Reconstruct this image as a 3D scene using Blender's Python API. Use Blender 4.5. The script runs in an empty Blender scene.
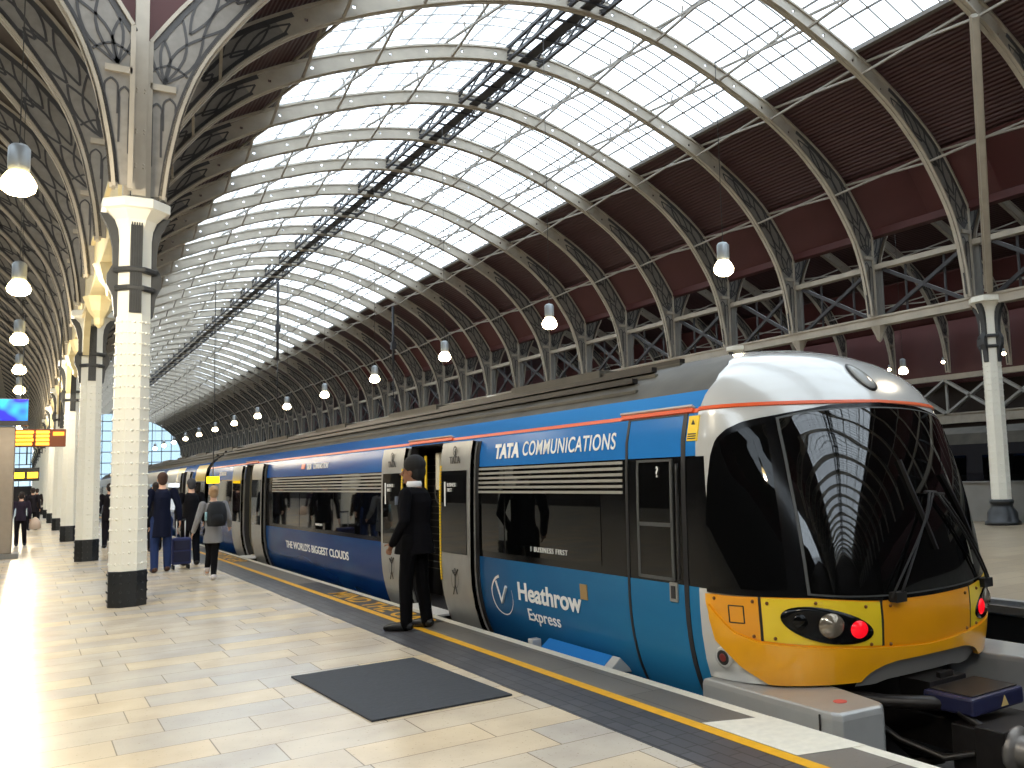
import bpy, bmesh, math, random
from mathutils import Vector, Matrix
random.seed(7)
PI = math.pi
sc = bpy.context.scene
C = sc.collection

# ------------------------------------------------------------------ materials
MATS = {}
def lin(c):
    return tuple(((v/255)/12.92 if v/255 <= .04045 else ((v/255+.055)/1.055)**2.4) for v in c)
def mat(name, rgb, rough=.5, metal=0., var=0., scale=8., emit=None, estr=0., spec=.5, bump=0., coat=0.):
    if name in MATS: return MATS[name]
    m = bpy.data.materials.new(name); m.use_nodes = True
    nt = m.node_tree; b = nt.nodes['Principled BSDF']
    col = lin(rgb) + (1,)
    b.inputs['Base Color'].default_value = col
    b.inputs['Roughness'].default_value = rough
    b.inputs['Metallic'].default_value = metal
    b.inputs['Specular IOR Level'].default_value = spec
    b.inputs['Coat Weight'].default_value = coat
    b.inputs['Coat Roughness'].default_value = .04
    if emit:
        b.inputs['Emission Color'].default_value = lin(emit)+(1,)
        b.inputs['Emission Strength'].default_value = estr
    tc = nt.nodes.new('ShaderNodeTexCoord')
    nz = nt.nodes.new('ShaderNodeTexNoise'); nz.inputs['Scale'].default_value = scale; nz.inputs['Detail'].default_value = 5
    nt.links.new(tc.outputs['Object'], nz.inputs['Vector'])
    if var > 0:
        mx = nt.nodes.new('ShaderNodeMix'); mx.data_type = 'RGBA'; mx.blend_type = 'MULTIPLY'
        rp = nt.nodes.new('ShaderNodeValToRGB')
        rp.color_ramp.elements[0].position = .3; rp.color_ramp.elements[1].position = .7
        rp.color_ramp.elements[0].color = (1-var,)*3+(1,); rp.color_ramp.elements[1].color = (1,1,1,1)
        nt.links.new(nz.outputs['Fac'], rp.inputs['Fac'])
        mx.inputs['Factor'].default_value = 1
        mx.inputs['A'].default_value = col
        nt.links.new(rp.outputs['Color'], mx.inputs['B'])
        nt.links.new(mx.outputs['Result'], b.inputs['Base Color'])
    if bump > 0:
        bp = nt.nodes.new('ShaderNodeBump'); bp.inputs['Strength'].default_value = bump; bp.inputs['Distance'].default_value = .01
        nt.links.new(nz.outputs['Fac'], bp.inputs['Height']); nt.links.new(bp.outputs['Normal'], b.inputs['Normal'])
    MATS[name] = m
    return m
def nodes_mat(name):
    m = bpy.data.materials.new(name); m.use_nodes = True; MATS[name] = m
    return m, m.node_tree, m.node_tree.nodes['Principled BSDF']

# stone tile floor
def brick_floor(name, c1, c2, mortar, bw, rh, rough, ms=.004, swap=False, rvar=.1):
    m, nt, b = nodes_mat(name)
    tc = nt.nodes.new('ShaderNodeTexCoord'); br = nt.nodes.new('ShaderNodeTexBrick')
    mp = nt.nodes.new('ShaderNodeMapping')
    if swap: mp.inputs['Rotation'].default_value = (0,0,PI/2)
    nt.links.new(tc.outputs['Object'], mp.inputs['Vector'])
    nt.links.new(mp.outputs['Vector'], br.inputs['Vector'])
    br.offset = .37; br.offset_frequency = 2; br.squash = 1.25; br.squash_frequency = 3
    br.inputs['Color1'].default_value = lin(c1)+(1,); br.inputs['Color2'].default_value = lin(c2)+(1,)
    br.inputs['Mortar'].default_value = lin(mortar)+(1,)
    br.inputs['Scale'].default_value = 1; br.inputs['Mortar Size'].default_value = ms
    br.inputs['Mortar Smooth'].default_value = .1
    br.inputs['Brick Width'].default_value = bw; br.inputs['Row Height'].default_value = rh
    nz = nt.nodes.new('ShaderNodeTexNoise'); nz.inputs['Scale'].default_value = 2.2; nz.inputs['Detail'].default_value = 8
    nt.links.new(tc.outputs['Object'], nz.inputs['Vector'])
    rp = nt.nodes.new('ShaderNodeValToRGB')
    rp.color_ramp.elements[0].position = .3; rp.color_ramp.elements[0].color = (.82,.80,.80,1)
    rp.color_ramp.elements[1].position = .65; rp.color_ramp.elements[1].color = (1,1,1,1)
    nt.links.new(nz.outputs['Fac'], rp.inputs['Fac'])
    # greyish stones: voronoi-ish second variation per area
    n2 = nt.nodes.new('ShaderNodeTexNoise'); n2.inputs['Scale'].default_value = 45; n2.inputs['Detail'].default_value = 3
    nt.links.new(tc.outputs['Object'], n2.inputs['Vector'])
    r2 = nt.nodes.new('ShaderNodeValToRGB')
    r2.color_ramp.elements[0].position = .28; r2.color_ramp.elements[0].color = (.55,.5,.45,1)
    r2.color_ramp.elements[1].position = .36; r2.color_ramp.elements[1].color = (1,1,1,1)
    nt.links.new(n2.outputs['Fac'], r2.inputs['Fac'])
    m1 = nt.nodes.new('ShaderNodeMix'); m1.data_type='RGBA'; m1.blend_type='MULTIPLY'; m1.inputs['Factor'].default_value=1
    m2 = nt.nodes.new('ShaderNodeMix'); m2.data_type='RGBA'; m2.blend_type='MULTIPLY'; m2.inputs['Factor'].default_value=.7
    nt.links.new(br.outputs['Color'], m1.inputs['A']); nt.links.new(rp.outputs['Color'], m1.inputs['B'])
    nt.links.new(m1.outputs['Result'], m2.inputs['A']); nt.links.new(r2.outputs['Color'], m2.inputs['B'])
    nt.links.new(m2.outputs['Result'], b.inputs['Base Color'])
    mr = nt.nodes.new('ShaderNodeMapRange'); mr.inputs['To Min'].default_value = rough-rvar*.5; mr.inputs['To Max'].default_value = rough+rvar
    nt.links.new(nz.outputs['Fac'], mr.inputs['Value']); nt.links.new(mr.outputs['Result'], b.inputs['Roughness'])
    return m
M_floor = brick_floor('limestone_paving', (226,206,172), (196,190,180), (140,128,110), .82, .402, .23, rvar=.03)
M_floor2 = brick_floor('far_paving', (158,144,120), (144,130,108), (100,90,74), .8, .4, .35)
M_tact = brick_floor('dark_setts', (82,82,86), (66,66,71), (40,40,42), .2, .1, .45, ms=.006, swap=True)
M_paver = brick_floor('grey_edge_pavers', (128,124,118), (108,104,99), (70,68,64), .55, 1.1, .45, ms=.004)
M_yline = mat('yellow_line_paint', (236,176,30), .5, var=.15, scale=12)
M_white_edge = mat('worn_white_paint', (232,228,214), .55, var=.14, scale=14)
M_conc = mat('dark_concrete', (70,66,62), .85, var=.4, scale=3)
M_ballast = mat('oily_ballast', (48,44,42), .95, var=.6, scale=25, bump=.8)
M_rail = mat('worn_rail_steel', (140,135,130), .35, metal=.9)
M_cream = mat('cream_painted_iron', (176,168,154), .45, var=.18, scale=3)
M_white = mat('white_column_paint', (236,234,222), .35, var=.03, scale=4)
M_black = mat('black_base_paint', (26,30,34), .35, var=.2, scale=9)
M_char = mat('charcoal_iron', (62,64,66), .5, var=.3, scale=5)
M_dkrod = mat('grey_bar_paint', (120,116,110), .5, var=.2)
M_cat = mat('dark_catwalk_iron', (52,52,56), .5)
M_gold = mat('cream_bracket_paint', (222,206,160), .5, var=.15, scale=3)
M_fred = mat('dark_red_boards', (78,36,36), .6, var=.12, scale=1.2)
M_ldark = mat('dim_side_roof', (88,78,70), .7, var=.25, scale=1.5)
M_tgrey = mat('tracery_grey', (70,70,72), .5, var=.2)
M_steel = mat('brushed_steel', (150,140,128), .35, metal=.6, var=.1)
M_wall = mat('grey_barrier_panel', (120,120,117), .6, var=.2, scale=2)
M_webp = mat('haunch_web_paint', (142,139,134), .6, var=.2)
M_steel2 = mat('pale_lattice_paint', (170,170,166), .5, var=.1)
M_dwall = mat('dark_distance_wall', (60,52,48), .8, var=.3, scale=.6)
# corrugated red sheet
m, nt, b = nodes_mat('red_corrugated_sheet')
b.inputs['Base Color'].default_value = lin((62,36,38))+(1,); b.inputs['Roughness'].default_value=.55
tc = nt.nodes.new('ShaderNodeTexCoord'); wv = nt.nodes.new('ShaderNodeTexWave'); wv.bands_direction='X'; wv.inputs['Scale'].default_value=2.1; wv.inputs['Distortion'].default_value=0
nt.links.new(tc.outputs['UV'], wv.inputs['Vector'])
bp = nt.nodes.new('ShaderNodeBump'); bp.inputs['Strength'].default_value=1; bp.inputs['Distance'].default_value=.017
nt.links.new(wv.outputs['Fac'], bp.inputs['Height']); nt.links.new(bp.outputs['Normal'], b.inputs['Normal'])
M_corr = m
# roof glazing: clear-ish sheet over a bright overcast sky
def pane_mat(name, tint, keep, trans):
    m, nt, b = nodes_mat(name)
    out = nt.nodes['Material Output']; nt.nodes.remove(b)
    tr = nt.nodes.new('ShaderNodeBsdfTransparent'); tr.inputs['Color'].default_value = tint+(1,)
    tl = nt.nodes.new('ShaderNodeBsdfTranslucent'); tl.inputs['Color'].default_value = tint+(1,)
    gl = nt.nodes.new('ShaderNodeBsdfGlossy'); gl.inputs['Roughness'].default_value=.1; gl.inputs['Color'].default_value=(.7,.7,.7,1)
    a = nt.nodes.new('ShaderNodeMixShader'); a.inputs[0].default_value = trans
    c = nt.nodes.new('ShaderNodeMixShader'); c.inputs[0].default_value = keep
    nt.links.new(tr.outputs[0], a.inputs[1]); nt.links.new(tl.outputs[0], a.inputs[2])
    nt.links.new(a.outputs[0], c.inputs[1]); nt.links.new(gl.outputs[0], c.inputs[2])
    nt.links.new(c.outputs[0], out.inputs['Surface'])
    return m
M_pane = pane_mat('roof_glazing', (.93,.95,.97), .03, .3)
M_gable = pane_mat('gable_glazing', (.46,.53,.57), .04, .1)
# train paints
def livery(name, ca, cb, y0, y1):
    m, nt, b = nodes_mat(name)
    tc = nt.nodes.new('ShaderNodeTexCoord'); sp = nt.nodes.new('ShaderNodeSeparateXYZ'); nt.links.new(tc.outputs['Object'], sp.inputs[0])
    mr = nt.nodes.new('ShaderNodeMapRange'); mr.inputs['From Min'].default_value=y0; mr.inputs['From Max'].default_value=y1
    nt.links.new(sp.outputs['Y'], mr.inputs['Value'])
    nz = nt.nodes.new('ShaderNodeTexNoise'); nz.inputs['Scale'].default_value=.9; nz.inputs['Detail'].default_value=5
    mp = nt.nodes.new('ShaderNodeMapping'); mp.inputs['Scale'].default_value=(1,.5,1.6)
    nt.links.new(tc.outputs['Object'], mp.inputs['Vector']); nt.links.new(mp.outputs['Vector'], nz.inputs['Vector'])
    ad = nt.nodes.new('ShaderNodeMath'); ad.operation='MULTIPLY_ADD'; ad.inputs[1].default_value=.8; 
    nt.links.new(nz.outputs['Fac'], ad.inputs[0]); nt.links.new(mr.outputs['Result'], ad.inputs[2])
    sb = nt.nodes.new('ShaderNodeMath'); sb.operation='SUBTRACT'; sb.inputs[1].default_value=.4; sb.use_clamp=True
    nt.links.new(ad.outputs[0], sb.inputs[0])
    mx = nt.nodes.new('ShaderNodeMix'); mx.data_type='RGBA'
    mx.inputs['A'].default_value=lin(ca)+(1,); mx.inputs['B'].default_value=lin(cb)+(1,)
    nt.links.new(sb.outputs[0], mx.inputs['Factor']); nt.links.new(mx.outputs['Result'], b.inputs['Base Color'])
    b.inputs['Roughness'].default_value=.22; b.inputs['Specular IOR Level'].default_value=.07; b.inputs['Coat Weight'].default_value=.0; b.inputs['Coat Roughness'].default_value=.12
    return m
M_blueLo = livery('cloud_livery_lower', (44,120,165), (18,54,108), 5.2, 11)
M_blueHi = livery('cloud_livery_upper', (44,122,196), (30,78,146), 6, 16)
M_blueTop = livery('cloud_livery_cantrail', (58,132,200), (38,90,160), 6, 16)
M_silver = mat('silver_paint', (205,206,204), .22, metal=.15, coat=.6, var=.06, scale=2)
M_skirt = mat('silver_skirt_paint', (172,172,170), .3, metal=.25, coat=.4, var=.12, scale=5)
M_leaf = mat('door_leaf_silver', (150,150,146), .35, metal=.2, var=.15, scale=6)
M_yel = mat('warning_yellow', (246,172,18), .28, coat=.5, var=.1, scale=3)
M_yel2 = mat('bright_yellow_panel', (240,206,40), .28, coat=.5, var=.08, scale=4)
M_amber = mat('amber_panel', (240,160,18), .28, coat=.5, var=.1, scale=3)
M_glassd = mat('dark_tinted_glass', (5,6,7), .03, spec=.32)
M_glassw = mat('windscreen_glass', (7,8,9), .02, spec=1.0)
M_blk = mat('gloss_black_band', (12,13,15), .15, spec=.25)
M_seal = mat('rubber_seal', (34,34,36), .5)
M_pil = mat('grey_pillar_seal', (72,74,74), .4)
M_roofg = mat('train_roof_grey', (84,80,70), .6, var=.45, scale=2.5)
M_under = mat('underframe_black', (22,21,21), .6, var=.3)
M_oil = mat('oily_iron', (44,40,38), .4, metal=.4, var=.4, scale=14)
M_nav = mat('navy_cover', (34,36,66), .35, coat=.2)
M_or = mat('orange_stripe', (226,92,42), .35)
M_txt = mat('white_lettering', (235,236,235), .45)
M_slat = mat('window_stripe_film', (150,148,140), .35)
M_dtxt = mat('dark_lettering', (36,36,38), .5)
M_int = mat('vestibule_grey', (58,58,62), .5)
M_intw = mat('vestibule_cream', (216,210,190), .5)
M_red = mat('red_lens', (190,12,28), .15, emit=(255,14,34), estr=.55)
M_lens = mat('clear_lens', (150,140,125), .08, metal=.6)
M_sy = mat('sign_yellow', (250,210,40), .5)
M_grn = mat('livery_gold', (206,176,60), .35, coat=.3, var=.1)
M_bulb = mat('lamp_glass', (255,240,210), .4, emit=(255,232,190), estr=16.)
M_bulbL = mat('warm_lamp_glass', (255,240,200), .4, emit=(255,226,160), estr=22.)
M_hous = mat('lamp_housing', (150,156,160), .4, metal=.3)
M_mat = mat('dark_floor_mat', (52,56,63), .85, var=.15, scale=30, bump=.3)
M_tbl = mat('dark_blue_train', (10,13,26), .5, spec=.2)

# ------------------------------------------------------------------ mesh builder
class MB:
    def __init__(s): s.v=[]; s.f=[]; s.m=[]; s.sm=[]; s.uv={}
    def face(s, idx, m=0, smooth=False): s.f.append(tuple(idx)); s.m.append(m); s.sm.append(smooth)
    def box(s, x0,x1,y0,y1,z0,z1, m=0, M=None):
        n=len(s.v)
        P=[(x0,y0,z0),(x1,y0,z0),(x1,y1,z0),(x0,y1,z0),(x0,y0,z1),(x1,y0,z1),(x1,y1,z1),(x0,y1,z1)]
        if M: P=[tuple(M@Vector(p)) for p in P]
        s.v+=P
        for q in ((3,2,1,0),(4,5,6,7),(0,1,5,4),(1,2,6,5),(2,3,7,6),(3,0,4,7)): s.face([n+i for i in q],m)
        return s
    def bar(s, a, b, w, h, m=0, up=(0,0,1)):
        a=Vector(a); b=Vector(b); d=(b-a); L=d.length
        if L<1e-6: return s
        d/=L; u=Vector(up)
        if abs(d.dot(u))>.98: u=Vector((1,0,0))
        x=d.cross(u).normalized(); z=x.cross(d)
        M=Matrix((( x.x,d.x,z.x,a.x),(x.y,d.y,z.y,a.y),(x.z,d.z,z.z,a.z),(0,0,0,1)))
        return s.box(-w/2,w/2,0,L,-h/2,h/2,m,M)
    def path(s, pts, w, h, m=0, up=(0,1,0)):
        """flat strip following pts: w along 'up' (fixed binormal), h in plane"""
        up=Vector(up).normalized(); n=len(s.v); pts=[Vector(p) for p in pts]
        for i,p in enumerate(pts):
            d=(pts[min(i+1,len(pts)-1)]-pts[max(i-1,0)]).normalized(); nn=d.cross(up).normalized()
            for a,c in ((-1,-1),(1,-1),(1,1),(-1,1)): s.v.append(tuple(p+up*w/2*a+nn*h/2*c))
        for i in range(len(pts)-1):
            for k in range(4):
                a=n+i*4+k; c=n+i*4+(k+1)%4; s.face((a,c,c+4,a+4),m)
        s.face([n+k for k in (3,2,1,0)],m); s.face([n+(len(pts)-1)*4+k for k in range(4)],m)
        return s
    def tube(s, pts, r, n=8, m=0, smooth=True, cap=True):
        pts=[Vector(p) for p in pts]; rs=r if isinstance(r,(list,tuple)) else [r]*len(pts)
        b0=len(s.v); ref=Vector((0,0,1))
        d=(pts[-1]-pts[0]).normalized()
        if abs(d.dot(ref))>.9: ref=Vector((1,0,0))
        for i,p in enumerate(pts):
            d=(pts[min(i+1,len(pts)-1)]-pts[max(i-1,0)]).normalized()
            x=d.cross(ref).normalized(); y=x.cross(d)
            rr=rs[i]; rx,ry=(rr if isinstance(rr,(list,tuple)) else (rr,rr))
            for k in range(n):
                a=2*PI*k/n; s.v.append(tuple(p+x*rx*math.cos(a)+y*ry*math.sin(a)))
        for i in range(len(pts)-1):
            for k in range(n):
                a=b0+i*n+k; c=b0+i*n+(k+1)%n; s.face((a,c,c+n,a+n),m,smooth)
        if cap:
            s.face([b0+k for k in reversed(range(n))],m); s.face([b0+(len(pts)-1)*n+k for k in range(n)],m)
        return s
    def lathe(s, prof, c=(0,0,0), n=24, m=0, smooth=True, rot=0, sx=1, sy=1):
        b0=len(s.v)
        for r,z in prof:
            for k in range(n):
                a=2*PI*k/n+rot; s.v.append((c[0]+r*sx*math.cos(a),c[1]+r*sy*math.sin(a),c[2]+z))
        for i in range(len(prof)-1):
            for k in range(n):
                a=b0+i*n+k; d=b0+i*n+(k+1)%n; s.face((a,d,d+n,a+n),m,smooth)
        s.face([b0+k for k in reversed(range(n))],m); s.face([b0+(len(prof)-1)*n+k for k in range(n)],m)
        return s
    def sphere(s, c, r, m=0, nu=12, nv=8):
        rx,ry,rz = r if isinstance(r,(tuple,list)) else (r,r,r)
        b0=len(s.v)
        s.v.append((c[0],c[1],c[2]-rz))
        for j in range(1,nv):
            t=-PI/2+PI*j/nv
            for k in range(nu):
                a=2*PI*k/nu; s.v.append((c[0]+rx*math.cos(t)*math.cos(a),c[1]+ry*math.cos(t)*math.sin(a),c[2]+rz*math.sin(t)))
        s.v.append((c[0],c[1],c[2]+rz)); top=len(s.v)-1
        for k in range(nu):
            s.face((b0,b0+1+(k+1)%nu,b0+1+k),m,True)
            s.face((top,top-nu+k,top-nu+(k+1)%nu),m,True)
        for j in range(nv-2):
            for k in range(nu):
                a=b0+1+j*nu+k; c2=b0+1+j*nu+(k+1)%nu; s.face((a,c2,c2+nu,a+nu),m,True)
        return s
    def grid(s, P, m=0, smooth=True):
        b0=len(s.v); R=len(P); K=len(P[0])
        for row in P: s.v+= [tuple(p) for p in row]
        for i in range(R-1):
            for k in range(K-1):
                a=b0+i*K+k; s.face((a,a+1,a+K+1,a+K),m,smooth)
        return s
    def prism(s, poly, d, m=0):
        """poly: 3D points (planar), extruded by vector d"""
        n=len(s.v); k=len(poly); d=Vector(d)
        s.v+=[tuple(p) for p in poly]+[tuple(Vector(p)+d) for p in poly]
        s.face(list(range(n,n+k))[::-1],m); s.face(range(n+k,n+2*k),m)
        for i in range(k): s.face((n+i,n+(i+1)%k,n+k+(i+1)%k,n+k+i),m)
        return s
    def mesh(s, name, mats):
        me=bpy.data.meshes.new(name); me.from_pydata(s.v,[],s.f)
        for q in mats: me.materials.append(q)
        me.polygons.foreach_set('material_index', s.m); me.polygons.foreach_set('use_smooth', s.sm)
        me.update(); return me
    def build(s, name, mats, parent=None, loc=None, bevel=0, solid=0, fix=True):
        if not isinstance(mats,(list,tuple)): mats=[mats]
        me=s.mesh(name,mats)
        if fix:
            bm=bmesh.new(); bm.from_mesh(me); bmesh.ops.recalc_face_normals(bm, faces=bm.faces); bm.to_mesh(me); bm.free()
        o=bpy.data.objects.new(name,me); C.objects.link(o)
        if parent: o.parent=parent
        if loc: o.location=loc
        if solid:
            q=o.modifiers.new('s','SOLIDIFY'); q.thickness=solid; q.offset=0
        if bevel:
            q=o.modifiers.new('b','BEVEL'); q.width=bevel; q.segments=2; q.limit_method='ANGLE'
        return o
def tag(o,label=None,cat=None,group=None,kind=None):
    if label: o['label']=label
    if cat: o['category']=cat
    if group: o['group']=group
    if kind: o['kind']=kind
    return o
def empty(name,loc=(0,0,0),rz=0):
    o=bpy.data.objects.new(name,None); C.objects.link(o); o.location=loc; o.rotation_euler=(0,0,rz); o.empty_display_size=.1; return o
def copy_tree(o,parent=None):
    c=o.copy(); C.objects.link(c)
    if parent: c.parent=parent
    for ch in list(o.children): copy_tree(ch,c)
    return c
def struct(o,label=None):
    o['kind']='structure'
    if label: o['label']=label
    return o
ORD=['first','second','third','fourth','fifth','sixth','seventh','eighth','ninth','tenth','eleventh','twelfth','thirteenth','fourteenth','fifteenth','sixteenth','seventeenth','eighteenth','nineteenth','twentieth']
TENS={2:('twenty','twentieth'),3:('thirty','thirtieth'),4:('forty','fortieth'),5:('fifty','fiftieth')}
def ordinal(i):
    if i<20: return ORD[i]
    n=i+1; t,u=divmod(n,10)
    return TENS[t][1] if u==0 else TENS[t][0]+'-'+ORD[u-1]
def text(name, body, loc, size, mat_, parent=None, sx=1., bold=0., sp=1., facing='train', rot=None, align='LEFT', ext=.002):
    cu=bpy.data.curves.new(name,'FONT'); cu.body=body; cu.size=size; cu.extrude=ext; cu.offset=bold; cu.space_character=sp; cu.align_x=align
    cu.materials.append(mat_)
    o=bpy.data.objects.new(name,cu); C.objects.link(o)
    dg=bpy.context.evaluated_depsgraph_get(); me=bpy.data.meshes.new_from_object(o.evaluated_get(dg)); bpy.data.objects.remove(o)
    if not me.materials: me.materials.append(mat_)
    o=bpy.data.objects.new(name,me); C.objects.link(o)
    if facing=='train': R=Matrix(((0,0,-1),(-1,0,0),(0,1,0)))     # reads towards -Y, faces -X
    elif facing=='floor': R=Matrix(((0,1,0),(-1,0,0),(0,0,1)))
    elif facing=='cam': R=Matrix(((1,0,0),(0,0,-1),(0,1,0)))
    if rot is not None: R=rot
    for v_ in me.vertices: v_.co.x*=sx
    o.location=loc; o.rotation_euler=R.to_euler()
    if parent: o.parent=parent
    return o

# ------------------------------------------------------------------ camera, world
yaw,pitch,roll=0.6129508773152333,0.09824999094416029,-0.0329046936865884
F_PX,PX,PY,HE=885.3471968049379,645.1483901979769,382.65068941334937,1.62
f=Vector((math.sin(yaw)*math.cos(pitch),math.cos(yaw)*math.cos(pitch),math.sin(pitch)))
r=Vector((math.cos(yaw),-math.sin(yaw),0)); u=r.cross(f)
r2=r*math.cos(roll)+u*math.sin(roll); u2=-r*math.sin(roll)+u*math.cos(roll)
cd=bpy.data.cameras.new('camera'); cam=bpy.data.objects.new('camera',cd); C.objects.link(cam)
cam.matrix_world=Matrix(((r2.x,u2.x,-f.x,0),(r2.y,u2.y,-f.y,0),(r2.z,u2.z,-f.z,HE),(0,0,0,1)))
cd.sensor_fit='HORIZONTAL'; cd.sensor_width=36; cd.lens=36*F_PX/1024
cd.shift_x=-(PX-512)/1024; cd.shift_y=(PY-384)/1024; cd.clip_start=.1; cd.clip_end=600
sc.camera=cam
w=bpy.data.worlds.new('overcast_sky'); sc.world=w; w.use_nodes=True
bg=w.node_tree.nodes['Background']; bg.inputs[0].default_value=(.86,.94,1.0,1); bg.inputs[1].default_value=3.0
vs=sc.view_settings; vs.view_transform='Standard'; vs.look='None'; vs.exposure=.42; vs.gamma=1; vs.use_curve_mapping=False
try:
    sc.cycles.use_denoising=True; sc.cycles.max_bounces=8; sc.cycles.transparent_max_bounces=10; sc.cycles.sample_clamp_indirect=6
    sc.cycles.caustics_reflective=False; sc.cycles.caustics_refractive=False
except Exception: pass

# ------------------------------------------------------------------ ground
YA,YB_=-52,152
XL,XR,SP=1.215,19.748,9.4815
def slab(name,x0,x1,z0,z1,m,y0=YA,y1=YB_,label=None):
    return struct(MB().box(x0,x1,y0,y1,z0,z1).build(name,m),label)
slab('floor_platform',-19,3.08,-1.2,0,M_floor)
slab('trim_1',3.08,3.50,-1.2,.002,M_tact)
slab('trim_2',3.50,3.585,-1.2,.004,M_yline)
slab('trim_3',3.585,3.93,-1.2,.002,M_paver)
slab('trim_4',3.93,4.02,-1.2,.003,M_white_edge)
slab('floor_track',4.02,9.24,-1.5,-1.2,M_ballast)
slab('floor_right_platform',9.32,20.45,-1.5,0,M_floor2)
slab('trim_5',9.20,9.32,-.16,.01,mat('metal_coping',(190,190,190),.3,metal=.6,var=.2))
slab('wall_pit_right',9.26,9.32,-1.2,-.16,M_under)
slab('trim_15',9.14,9.20,-.13,-.05,M_steel)
slab('floor_far_track',20.45,36,-1.5,-.9,M_ballast)
# white painted panel across the pavers near the nose
struct(MB().prism([(3.59,4.6,.0045),(3.59,3.75,.0045),(4.015,3.62,.0045),(4.015,4.42,.0045)],(0,0,.002)).build('trim_6',M_white_edge))
for x in (4.81,6.25):
    mb=MB().box(x-.035,x+.035,YA,YB_,-1.0,-.95).box(x-.012,x+.012,YA,YB_,-1.12,-1.0).box(x-.07,x+.07,YA,YB_,-1.14,-1.12)
    tag(mb.build('running_rail',M_rail),'worn steel running rail under the train, '+('platform side' if x<5 else 'far side'),'rail','running rails')
tag(MB().box(7.55,7.63,YA,YB_,-1.15,-.85).box(7.50,7.68,YA,YB_,-.87,-.85).build('track_side_cable_duct',M_conc),'low concrete cable duct beside the track','duct')
# walls that enclose the hall; the unseen back one is added to block sky light
struct(MB().box(-19.2,-19,YA,YB_,-1,9).build('wall_left',M_dwall))
struct(MB().box(36,36.2,YA,YB_,-1.5,5.2).build('wall_right',M_dwall))
struct(MB().box(35.9,36.1,YA,YB_,5.2,9).build('wall_right_upper',M_fred))
struct(MB().box(-19,36,YA-.2,YA,-1.5,13.5).build('wall_back_light_block',M_dwall))
struct(MB().box(20.45,20.55,YA,YB_,-1.2,1.0).build('wall_barrier',M_wall))
tr=MB()
for i in range(80): tr.box(20.435,20.45,YA+i*2.4-.02,YA+i*2.4+.02,0,1.0)
tr.box(20.40,20.58,YA,YB_,1.0,1.04)
struct(tr.build('trim_7',mat('barrier_joint',(104,104,102),.6)))

# floor mat
tag(MB().prism([(1.87,7.9,.003),(2.92,7.91,.003),(2.99,6.08,.003),(1.96,6.09,.003)],(0,0,.012)).build('floor_mat',M_mat),'dark slate grey rectangular mat lying on the stone platform paving','mat')

# ------------------------------------------------------------------ roof
INTR=[(.31,5.7),(.35,6.1),(.41,6.5),(.56,7.2),(.88,8.0),(1.55,9.0),(2.15,9.65),(2.95,10.3),(4.2,11.0),(6.2,11.8),(7.9,12.22),(9.2665,12.35)]
EXTR=[(.10,5.7),(.10,6.9),(.12,8.05),(.5,8.65),(1.05,9.38),(1.6,9.9),(2.5,10.53),(3.9,11.28),(6.2,12.14),(7.9,12.56),(9.2665,12.70)]
def crom(P,n):
    out=[]
    for i in range(len(P)-1):
        p0=P[max(i-1,0)];p1=P[i];p2=P[i+1];p3=P[min(i+2,len(P)-1)]
        if i+2>len(P)-1: p3=(2*P[-1][0]-p1[0],p1[1]) # mirrored
        for k in range(n):
            t=k/n
            out.append(tuple(.5*((2*p1[j])+(-p0[j]+p2[j])*t+(2*p0[j]-5*p1[j]+4*p2[j]-p3[j])*t*t+(-p0[j]+3*p1[j]-3*p2[j]+p3[j])*t**3) for j in (0,1)))
    out.append(P[-1]); return out
IN=crom(INTR,4); EXA=crom(EXTR[2:],4)
def z_at(prof,d):
    for i in range(len(prof)-1):
        a,b_=prof[i],prof[i+1]
        if a[0]<=d<=b_[0]: return a[1]+(b_[1]-a[1])*((d-a[0])/max(1e-6,b_[0]-a[0]))
    return prof[-1][1] if d>prof[-1][0] else prof[0][1]
def nearest_ex(p):
    return min(EXA,key=lambda q:(q[0]-p[0])**2+(q[1]-p[1])**2)
W2=9.2665
def rib_half_x(side,d): # local x about rib centre
    return (-W2+d) if side<0 else (W2-d)
def ip_(z,P):
    for (d0,z0),(d1,z1) in zip(P,P[1:]):
        if z0<=z<=z1: return d0+(d1-d0)*(z-z0)/max(1e-6,z1-z0)
    return P[-1][0] if z>P[-1][1] else P[0][0]
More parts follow.
